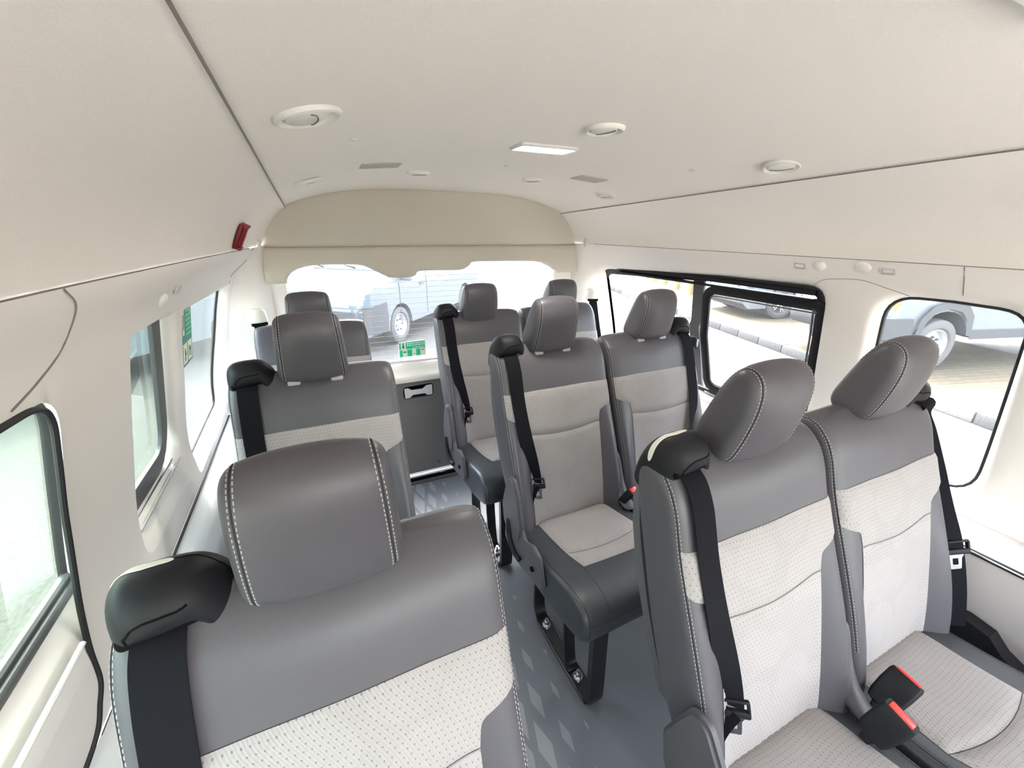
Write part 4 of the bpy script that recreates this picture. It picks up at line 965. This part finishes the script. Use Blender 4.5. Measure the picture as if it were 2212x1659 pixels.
# ------------------------------------------------------------------ outside
def bumpless(name, c1, c2, scale, rough=.9):
    m = mat(name, c1, rough, spec=.2); mp = coords(m); n = nd(m, 'ShaderNodeTexNoise'); n.inputs['Scale'].default_value = scale; n.inputs['Detail'].default_value = 8; n.inputs['Roughness'].default_value = .75; lk(m, mp, 'Vector', n, 'Vector')
    r = nd(m, 'ShaderNodeValToRGB'); r.color_ramp.elements[0].position = .36; r.color_ramp.elements[1].position = .62; r.color_ramp.elements[0].color = (*c1,1); r.color_ramp.elements[1].color = (*c2,1)
    lk(m, n, 'Fac', r, 'Fac'); lk(m, r, 'Color', m.node_tree.nodes['Principled BSDF'], 'Base Color'); bump(m, n, 'Fac', .5, .01); return m
M['asphalt'] = bumpless('sunbleached_asphalt', (.045,.043,.038), (.080,.077,.069), 34)
def brick(name, c1, c2, mo, sx, rot=0, bw=.5, rh=.25):
    m = mat(name, c1, .9, spec=.2); mp = coords(m, (1,1,1), (0,0,rot)); b = nd(m, 'ShaderNodeTexBrick'); b.inputs['Scale'].default_value = sx; b.inputs['Color1'].default_value = (*c1,1); b.inputs['Color2'].default_value = (*c2,1); b.inputs['Mortar'].default_value = (*mo,1)
    b.inputs['Mortar Size'].default_value = .012; b.inputs['Brick Width'].default_value = bw; b.inputs['Row Height'].default_value = rh
    lk(m, mp, 'Vector', b, 'Vector'); lk(m, b, 'Color', m.node_tree.nodes['Principled BSDF'], 'Base Color'); return m
M['paver'] = brick('ochre_pavers', (.105,.082,.048), (.082,.070,.050), (.04,.036,.03), 2.2, R(15))
M['curbA'] = noisy(mat('grey_curb_block', (.26,.25,.24), .9, spec=.2), 40, .4, .004, (.055,.054,.053), (.085,.083,.082)); M['curbB'] = noisy(mat('white_curb_block', (.55,.54,.52), .9, spec=.2), 40, .4, .004, (.13,.128,.122), (.17,.167,.16))
bm = bmesh.new(); panel(bm, [(-30,-15),(60,-15),(60,60),(-30,60)], [], lambda x, y: V((x, y, 0)), 8)
g = obj('street', bm, M['asphalt'], None, (0,0,0)); g['kind'] = 'structure'
M['concrete'] = noisy(mat('pale_bounce_ground', (.52,.50,.45), .9), 6, .3, .004, (.47,.45,.41), (.57,.55,.50))  # bright colour of the added bounce ground
bm = bmesh.new(); panel(bm, [(-14,-15),(6.0,-15),(6.0,-2.1),(-14,-2.1)], [], lambda x, y: V((x, y, .012)), 4)
g = obj('bounce_ground', bm, M['concrete'], None, (0,0,0)); g['kind'] = 'structure'  # unseen pale ground, added to throw daylight up onto the ceiling
# curb line: bottom edge runs through (6.85,1.6) and (8.65,8.2)
K0 = V((6.43,0,0)); KD = V((.272,1,0)).normalized(); KN = V((KD.y,-KD.x,0))
bm = bmesh.new(); a = K0-KD*6+KN*.16; b = K0+KD*30+KN*.16; c = b+KN*3.6; d = a+KN*3.6
loft(bm, [[a, b, c, d], [p+V((0,0,.135)) for p in (a, b, c, d)]]); o = obj('pavement', bm, M['paver'], None, (0,0,0)); o['kind'] = 'structure'
ang = math.atan2(KD.y, KD.x)
cb = bmesh.new(); box(cb, (0,0,.075), (.585,.16,.15), None, .012); oA = obj('curb_stone', cb, M['curbA'], None, (0,0,0), 30)
n = 0; nm = 0
for k in range(-3, 26):
    o = oA if n == 0 else oA.copy()
    if n: COL.objects.link(o)
    q = K0+KD*(.6*k+.3)+KN*.08; o.location = q; o.rotation_euler = (0,0,ang)
    light = k in (3,4,5,12,13,17,18,19)
    if light:
        if not nm: meB = oA.data.copy(); meB.materials.clear(); meB.materials.append(M['curbB']); nm = 1
        o.data = meB
    tag(o, ('whitewashed' if light else 'grey')+' concrete curb block along the pavement edge outside the right windows', 'curb', 'white curb blocks' if light else 'grey curb blocks'); n += 1
# bollards with chain bars
M['yellow'] = mat('faded_yellow_paint', (.20,.15,.045), .7)
Bp = [(11.0,9.9),(11.55,11.0),(12.05,12.1),(12.6,13.2),(13.1,14.2)]
bb = None
for i, (x, y) in enumerate(Bp):
    if bb is None:
        bb = empty('bollard', (x, y, .0), '', 'bollard', 'yellow bollards'); bm = bmesh.new(); tube(bm, [(0,0,0),(0,0,.85)], .085, 16); obj('post', bm, M['yellow'], bb); bm = bmesh.new(); tube(bm, [(0,0,.66),(0,0,.78)], .088, 16); obj('dark_band', bm, M['greyplas'], bb); e = bb
    else: e = copy_tree(bb); e.location = (x, y, 0)
    e['label'] = ['yellow bollard outside the right sliding window, nearest of the row', 'second nearest yellow bollard outside the right sliding window', 'yellow bollard, third from the near end of the row', 'yellow bollard, fourth from the near end of the row', 'farthest yellow bollard of the row'][i]
for (x, y), (x2, y2), l in zip(Bp, Bp[1:], ('near','second','third','far')):
    u_ = V((x2-x,y2-y,0)); u_ = u_.normalized()*.10; bm = bmesh.new(); tube(bm, [V((0,0,.25))+u_,V((x2-x,y2-y,.25))-u_], .012, 6); o = obj('barrier_rail', bm, M['blackmetal'], None, (x,y,0)); tag(o, 'thin dark rail between yellow bollards, %s stretch of the row' % l, 'rail', 'bollard rails')
# vehicles ------------------------------------------------------------
M['paint'] = mat('white_car_paint', (.135,.146,.156), .3, spec=.5, coat=.5); M['carglass'] = mat('dark_car_glass', (.03,.035,.04), .06, spec=.7)
M['bumper'] = noisy(mat('grey_bumper_plastic', (.048,.048,.05), .65), 300, .2, .002); M['tyre'] = noisy(mat('dusty_tyre', (.085,.082,.078), .85), 120, .5, .004); M['alloy'] = mat('silver_alloy', (.55,.56,.58), .35, .6)
M['lampglass'] = mat('headlamp_glass', (.10,.13,.16), .12, .2); M['amber'] = mat('amber_lamp', (.55,.20,.05), .3); M['chrome'] = mat('chrome_strip', (.5,.52,.55), .2, .8)
def wheel(par, loc, r, w, style):
    e_loc = V(loc)
    def lathe(prof, n=36):
        bm = bmesh.new(); strip(bm, [[V((rr*math.cos(2*math.pi*k/n), z, rr*math.sin(2*math.pi*k/n))) for k in range(n)] for rr, z in prof]); return bm
    t = obj('wheel', lathe([(r*.62,-w*.40),(r*.70,-w*.5),(r*.90,-w*.5),(r*.98,-w*.42),(r,-w*.25),(r,w*.25),(r*.98,w*.42),(r*.90,w*.5),(r*.7,w*.5),(r*.62,w*.4)]), M['tyre'], par, e_loc, 35)
    rim = obj('rim', lathe([(r*.63,-w*.42),(r*.60,-w*.46),(r*.57,-w*.40),(r*.54,-w*.15),(r*.20,-w*.22),(r*.18,-w*.36),(.001,-w*.38)]), M['alloy'] if style != 'spoke' else M['greyplas'], t, None, 35)
    bm = bmesh.new()
    if style == 'spoke':
        for k in range(5):
            for s in (-.16,.16):
                a = 2*math.pi*k/5; q = [V((r*rr*math.cos(a+s*f), -w*.46, r*rr*math.sin(a+s*f))) for rr, f in ((.10,.2),(.58,1.))]; tube(bm, q, [r*.045, r*.03], 6)
    else:
        for k in range(6 if style == 'van' else 8):
            a = 2*math.pi*k/(6 if style == 'van' else 8); bmesh.ops.create_cone(bm, cap_ends=True, segments=10, radius1=r*.05, radius2=r*.05, depth=.02, matrix=Matrix.Translation((r*.32*math.cos(a), -w*.28, r*.32*math.sin(a))) @ Matrix.Rotation(R(90), 4, 'X'))
    obj('spokes' if style == 'spoke' else 'wheel_bolts', bm, M['alloy'] if style == 'spoke' else M['bumper'], t)
def vehicle(name, label, cat, loc, heading, prof, wheels, wid, spec):
    """prof: side outline (a from nose, z) above the sills, wheels [(a,r)], near side is -y of the local frame; heading = direction of +a (nose to tail)"""
    e = empty(name, loc, label, cat, spec.get('group'), heading); hwid = wid/2
    def tw(a, z):   # half width with tumblehome and nose rounding
        k = hwid-(max(0, z-spec['belt'])*spec.get('tum', .16)); nose = spec.get('nose', .55)
        if a < nose: k -= .30*hwid*(1-math.sqrt(max(0, 1-((nose-a)/nose)**2)))*.9
        L = prof_max
        if a > L-.25: k -= .06*((a-L+.25)/.25)**2
        return k
    prof_max = max(a for a, z in prof)
    outl = []
    sill = spec['sill']; bot = []
    x0 = prof[-1][0]; xe = prof[0][0]
    # underside from tail to nose with wheel arches
    for a, r in sorted(wheels, reverse=True):
        ra = r*spec.get('arch', 1.22); zc = r; dx = math.sqrt(max(0, ra*ra-(sill-zc)**2)); t0 = math.atan2(sill-zc, dx)
        bot += [(a+ra*math.cos(t0+(math.pi-2*t0)*k/10), zc+ra*math.sin(t0+(math.pi-2*t0)*k/10)) for k in range(11)]
    outl = list(prof)+[(a, z) for a, z in bot]
    for s in (-1, 1): pass
    bm = bmesh.new(); sides = []
    for s in (-1, 1):
        lv, lp = panel(bm, outl, [], lambda a, z: V((a, s*tw(a, z), z)), .16, False); sides.append(lv[0])
    strip(bm, [sides[0], sides[1]]); bmesh.ops.recalc_face_normals(bm, faces=bm.faces)
    body = obj('body', bm, M['paint'], e, None, 35)
    def side_patch(nm, poly, m, off=.006, both=True, rr=.04, par=None):
        bm = bmesh.new(); P_ = rpoly(poly, rr, 4) if rr else poly
        for s in ((-1, 1) if both else (-1,)): panel(bm, P_, [], lambda a, z: V((a, s*(tw(a, z)+off), z)), .12, True)
        return obj(nm, bm, m, par or e, None, 35)
    def nose_patch(nm, y0, y1, z0, z1, m, off=.01, rr=None):
        bm = bmesh.new(); n = 14; rows = []
        for j in range(n+1):
            y = y0+(y1-y0)*j/n; row = []
            for i in range(5):
                z = z0+(z1-z0)*i/4; av = interp(sorted([(zz_, a) for a, zz_ in prof[:spec['nfront']]]), z); yy = min(abs(y), tw(av, z)-.001)
                # follow the rounded corner: a where tw(a)=|y|
                lo_, hi_ = av, spec.get('nose', .55)
                if tw(lo_, z) < abs(y):
                    for _ in range(18):
                        md = (lo_+hi_)/2
                        if tw(md, z) < abs(y): lo_ = md
                        else: hi_ = md
                row.append(bm.verts.new((lo_-off, y, z)))
            rows.append(row)
        for a_, b_ in zip(rows, rows[1:]):
            for i in range(4): bm.faces.new((a_[i], a_[i+1], b_[i+1], b_[i]))
        return obj(nm, bm, m, e, None, 35)
    for nm, poly, m_, *r_ in spec['side']: side_patch(nm, poly, M[m_], *(r_ or []))
    for nm, y0, y1, z0, z1, m_, off in spec['front']: nose_patch(nm, y0, y1, z0, z1, M[m_], off)
    # windshield strip
    (a0, z0), (a1, z1) = spec['screen']; bm = bmesh.new(); k0 = tw(a0, z0)-.10; k1 = tw(a1, z1)-.08; nx_ = V((z0-z1, 0, a1-a0)).normalized()*.012
    bm.faces.new([bm.verts.new(V(p)+nx_) for p in ((a0,-k0,z0),(a0,k0,z0),(a1,k1,z1),(a1,-k1,z1))]); obj('windshield', bm, M['carglass'], e)
    if spec.get('wiper'):
        bm = bmesh.new()
        for s in (-.15,.55): tube(bm, [V((a0+.02, s, z0+.03))+nx_*2, V((a0+.16, s+.55, z0+.10))+nx_*3], .012, 6)
        obj('wipers', bm, M['blackmetal'], e)
    for a, r in wheels:
        for s in (-1, 1):
            w = .24; wheel(e, (a, s*(hwid-.13), r), r, w*(1 if s < 0 else -1), spec['wheel'])
    bm = bmesh.new(); box(bm, ((x0+xe)/2+.0, 0, sill+.05), (prof_max*.93, wid*.72, .22)); obj('chassis', bm, M['bumper'], e)
    if 'mirror' in spec:
        ma, mz = spec['mirror']; bm = bmesh.new()
        for s in (-1, 1): box(bm, (ma, s*(hwid+.10), mz), (.12,.20,.26), None, .04, 3)
        obj('door_mirror', bm, M['paint'], e)
    return e
VAN = [(.10,.30),(.02,.50),(.0,.72),(.04,.90),(.12,1.04),(.30,1.14),(.62,1.24),(.80,1.30),(1.45,1.98),(1.62,2.12),(2.4,2.20),(5.1,2.18),(5.26,2.05),(5.34,1.1),(5.34,.35)]
van_spec = dict(belt=1.1, sill=.33, nfront=6, nose=.62, screen=((.86,1.36),(1.44,1.95)), wheel='van', wiper=True, mirror=(1.16,1.30), group='white vans parked behind',
  side=[('cab_window', [(1.10,1.22),(1.60,1.90),(2.05,1.92),(2.05,1.20)], 'carglass'), ('door_gap', [(1.02,.42),(1.035,.42),(1.035,1.15),(1.02,1.15)], 'seam', .004, True, 0), ('rear_door_gap', [(2.12,.40),(2.135,.40),(2.135,2.0),(2.12,2.0)], 'seam', .004, True, 0),
        ('side_crease', [(1.4,.93),(5.0,.99),(5.0,1.005),(1.4,.945)], 'chrome', .004, True, 0), ('door_handle', [(1.82,1.02),(2.02,1.02),(2.02,1.07),(1.82,1.07)], 'greyplas', .025),
        ('bumper_corner', [(.03,.34),(.06,.80),(.30,.84),(.56,.86),(.58,.62),(.55,.34)], 'bumper', .008, True, .02)],
  front=[('bumper_face', -.90,.90,.30,.74,'bumper',.012), ('lower_grille', -.50,.50,.42,.62,'blackmetal',.018), ('bright_bar', -.62,.62,.755,.80,'paint',.028), ('upper_grille', -.56,.56,.815,.90,'chrome',.02), ('headlamp', -.88,-.56,.82,1.03,'lampglass',.022), ('headlamp', .56,.88,.82,1.03,'lampglass',.022), ('lamp_reflector', -.82,-.66,.86,.98,'chrome',.03), ('lamp_reflector', .66,.82,.86,.98,'chrome',.03)])
H = math.atan2(.755,.656)
dA = V((.656,.755,0)); dR = V((.755,-.656,0))     # nose-to-tail, and out of the near side
def vplace(wheel_pt, a, wid): return V((wheel_pt[0], wheel_pt[1], 0))-dA*a-dR*(wid/2-.02)
vehicle('parked_van', 'white van with grey bumper parked behind the tailgate window, showing headlamp and front wheel', 'van', vplace((1.42,8.10),1.02,1.9), H, VAN, [(1.02,.345),(4.25,.345)], 1.9, van_spec)
vehicle('parked_van', 'white van seen side-on through the left windows', 'van', V((-2.45,7.55,0))-dA*2.7-dR*.95, H, VAN, [(1.02,.345),(4.25,.345)], 1.9, van_spec)
# pickup and SUV nose-in on the pavement
KA = math.atan2(-.26,.965)
PICK = [(.12,.46),(.0,.60),(.0,.92),(.06,1.08),(.25,1.18),(1.35,1.26),(1.50,1.30),(2.15,1.86),(2.4,1.92),(3.5,1.90),(3.75,1.80),(3.90,1.22),(5.35,1.20),(5.38,.60)]
pick_spec = dict(belt=1.15, sill=.56, nfront=5, nose=.45, screen=((1.56,1.36),(2.12,1.83)), wheel='steel', arch=1.32,
  side=[('side_window', [(2.0,1.30),(2.35,1.78),(3.6,1.78),(3.75,1.30)], 'carglass'), ('fender_flare', [(.46,.55),(.50,.85),(.66,1.02),(.95,1.09),(1.24,1.04),(1.42,.86),(1.50,.56),(1.40,.56),(1.32,.80),(1.18,.92),(.95,.97),(.72,.92),(.60,.78),(.56,.55)], 'bumper', .05, True, .02), ('rocker', [(1.5,.50),(4.0,.50),(4.0,.62),(1.5,.64)], 'bumper', .03, True, .02), ('turn_lamp', [(.05,.95),(.05,1.06),(.16,1.08),(.16,.97)], 'amber', .02, True, .01), ('bumper_corner', [(.03,.50),(.02,.82),(.40,.84),(.44,.56)], 'bumper', .03, True, .03)],
  front=[('bumper_face', -.88,.88,.48,.76,'bumper',.05), ('grille', -.60,.60,.80,1.06,'blackmetal',.02), ('grille_bar', -.60,.60,.88,.90,'chrome',.04), ('grille_bar', -.60,.60,.96,.98,'chrome',.04), ('headlamp', -.86,-.62,.86,1.06,'lampglass',.02), ('headlamp', .62,.86,.86,1.06,'lampglass',.02)])
pA = V((.965,-.26,0)); pR = V((-.26,-.965,0))
def pplace(wp, a, wid, z=.135): q = V((wp[0], wp[1], 0))-pA*a-pR*(wid/2-.02); q.z = z; return q
vehicle('pickup_truck', 'white pickup truck with a big off-road wheel seen through the right front window', 'truck', pplace((8.25,2.78),.98,1.85), KA, PICK, [(.98,.40),(4.3,.40)], 1.85, pick_spec)
SUV = [(.14,.24),(.02,.36),(.0,.66),(.08,.86),(.30,.98),(1.25,1.10),(1.9,1.52),(2.3,1.62),(3.9,1.58),(4.45,1.25),(4.6,.9),(4.6,.36)]
suv_spec = dict(belt=.95, sill=.26, nfront=5, nose=.7, screen=((1.32,1.16),(1.88,1.50)), wheel='spoke', arch=1.12,
  side=[('side_window', [(1.75,1.12),(2.15,1.48),(3.7,1.46),(4.0,1.14)], 'carglass'), ('sill_strip', [(1.35,.30),(3.3,.30),(3.3,.42),(1.35,.40)], 'bumper', .01, True, .01)],
  front=[('lower_grille', -.75,.75,.26,.46,'bumper',.02), ('grille', -.50,.50,.52,.78,'blackmetal',.02), ('headlamp', -.84,-.56,.66,.82,'lampglass',.02), ('headlamp', .56,.84,.66,.82,'lampglass',.02)])
vehicle('parked_car', 'white car with spoked alloy wheel seen through the right sliding window', 'car', pplace((9.95,6.25),.92,1.85), KA, SUV, [(.92,.37),(3.6,.37)], 1.85, suv_spec)
# ------------------------------------------------------------------ camera and light
f, p, yw, rl = 897.3, R(20.785), R(25.182), R(.61)
Fv = V((math.sin(yw)*math.cos(p), math.cos(yw)*math.cos(p), -math.sin(p))); Rv = V((math.cos(yw), -math.sin(yw), 0)); Uv = Rv.cross(Fv)
R2 = Rv*math.cos(rl)+Uv*math.sin(rl); U2 = Uv*math.cos(rl)-Rv*math.sin(rl)
cam = bpy.data.cameras.new('camera'); cam.sensor_width = 36; cam.lens = 36*f/2212; cam.clip_start = .02; cam.clip_end = 500
co = bpy.data.objects.new('camera', cam); COL.objects.link(co)
mt = Matrix((R2, U2, -Fv)).transposed().to_4x4(); mt.translation = V((0,0,ZO)); co.matrix_world = mt; SC.camera = co
w = bpy.data.worlds.new('sky'); SC.world = w; w.use_nodes = True; nt = w.node_tree; bg = nt.nodes['Background']
sky = nt.nodes.new('ShaderNodeTexSky'); sky.sky_type = 'NISHITA'; sky.sun_disc = False; sky.sun_elevation = R(62); sky.sun_rotation = R(SUN_ROT); sky.dust_density = 3; sky.air_density = 1.2
hs = nt.nodes.new('ShaderNodeHueSaturation'); hs.inputs['Saturation'].default_value = .45; nt.links.new(sky.outputs[0], hs.inputs['Color']); nt.links.new(hs.outputs[0], bg.inputs[0]); bg.inputs[1].default_value = SKY
s = bpy.data.lights.new('sun', 'SUN'); s.energy = SUN; s.angle = R(1.2); s.color = (1,.96,.88)
so = bpy.data.objects.new('sun', s); COL.objects.link(so); el = R(SUN_EL); az = R(SUN_AZ)      # az: compass direction the sun stands in, from +y towards +x
d = V((math.sin(az)*math.cos(el), math.cos(az)*math.cos(el), math.sin(el))); so.rotation_euler = d.to_track_quat('Z', 'Y').to_euler()
SC.view_settings.view_transform = 'Standard'; SC.view_settings.look = 'None'; SC.view_settings.exposure = EXPO; SC.view_settings.gamma = 1; SC.view_settings.use_curve_mapping = False
SC.cycles.max_bounces = 10; SC.cycles.diffuse_bounces = 6; SC.cycles.transparent_max_bounces = 16; SC.cycles.glossy_bounces = 4; SC.cycles.sample_clamp_indirect = 6; SC.cycles.use_denoising = True
SC.cycles.caustics_reflective = False; SC.cycles.caustics_refractive = False
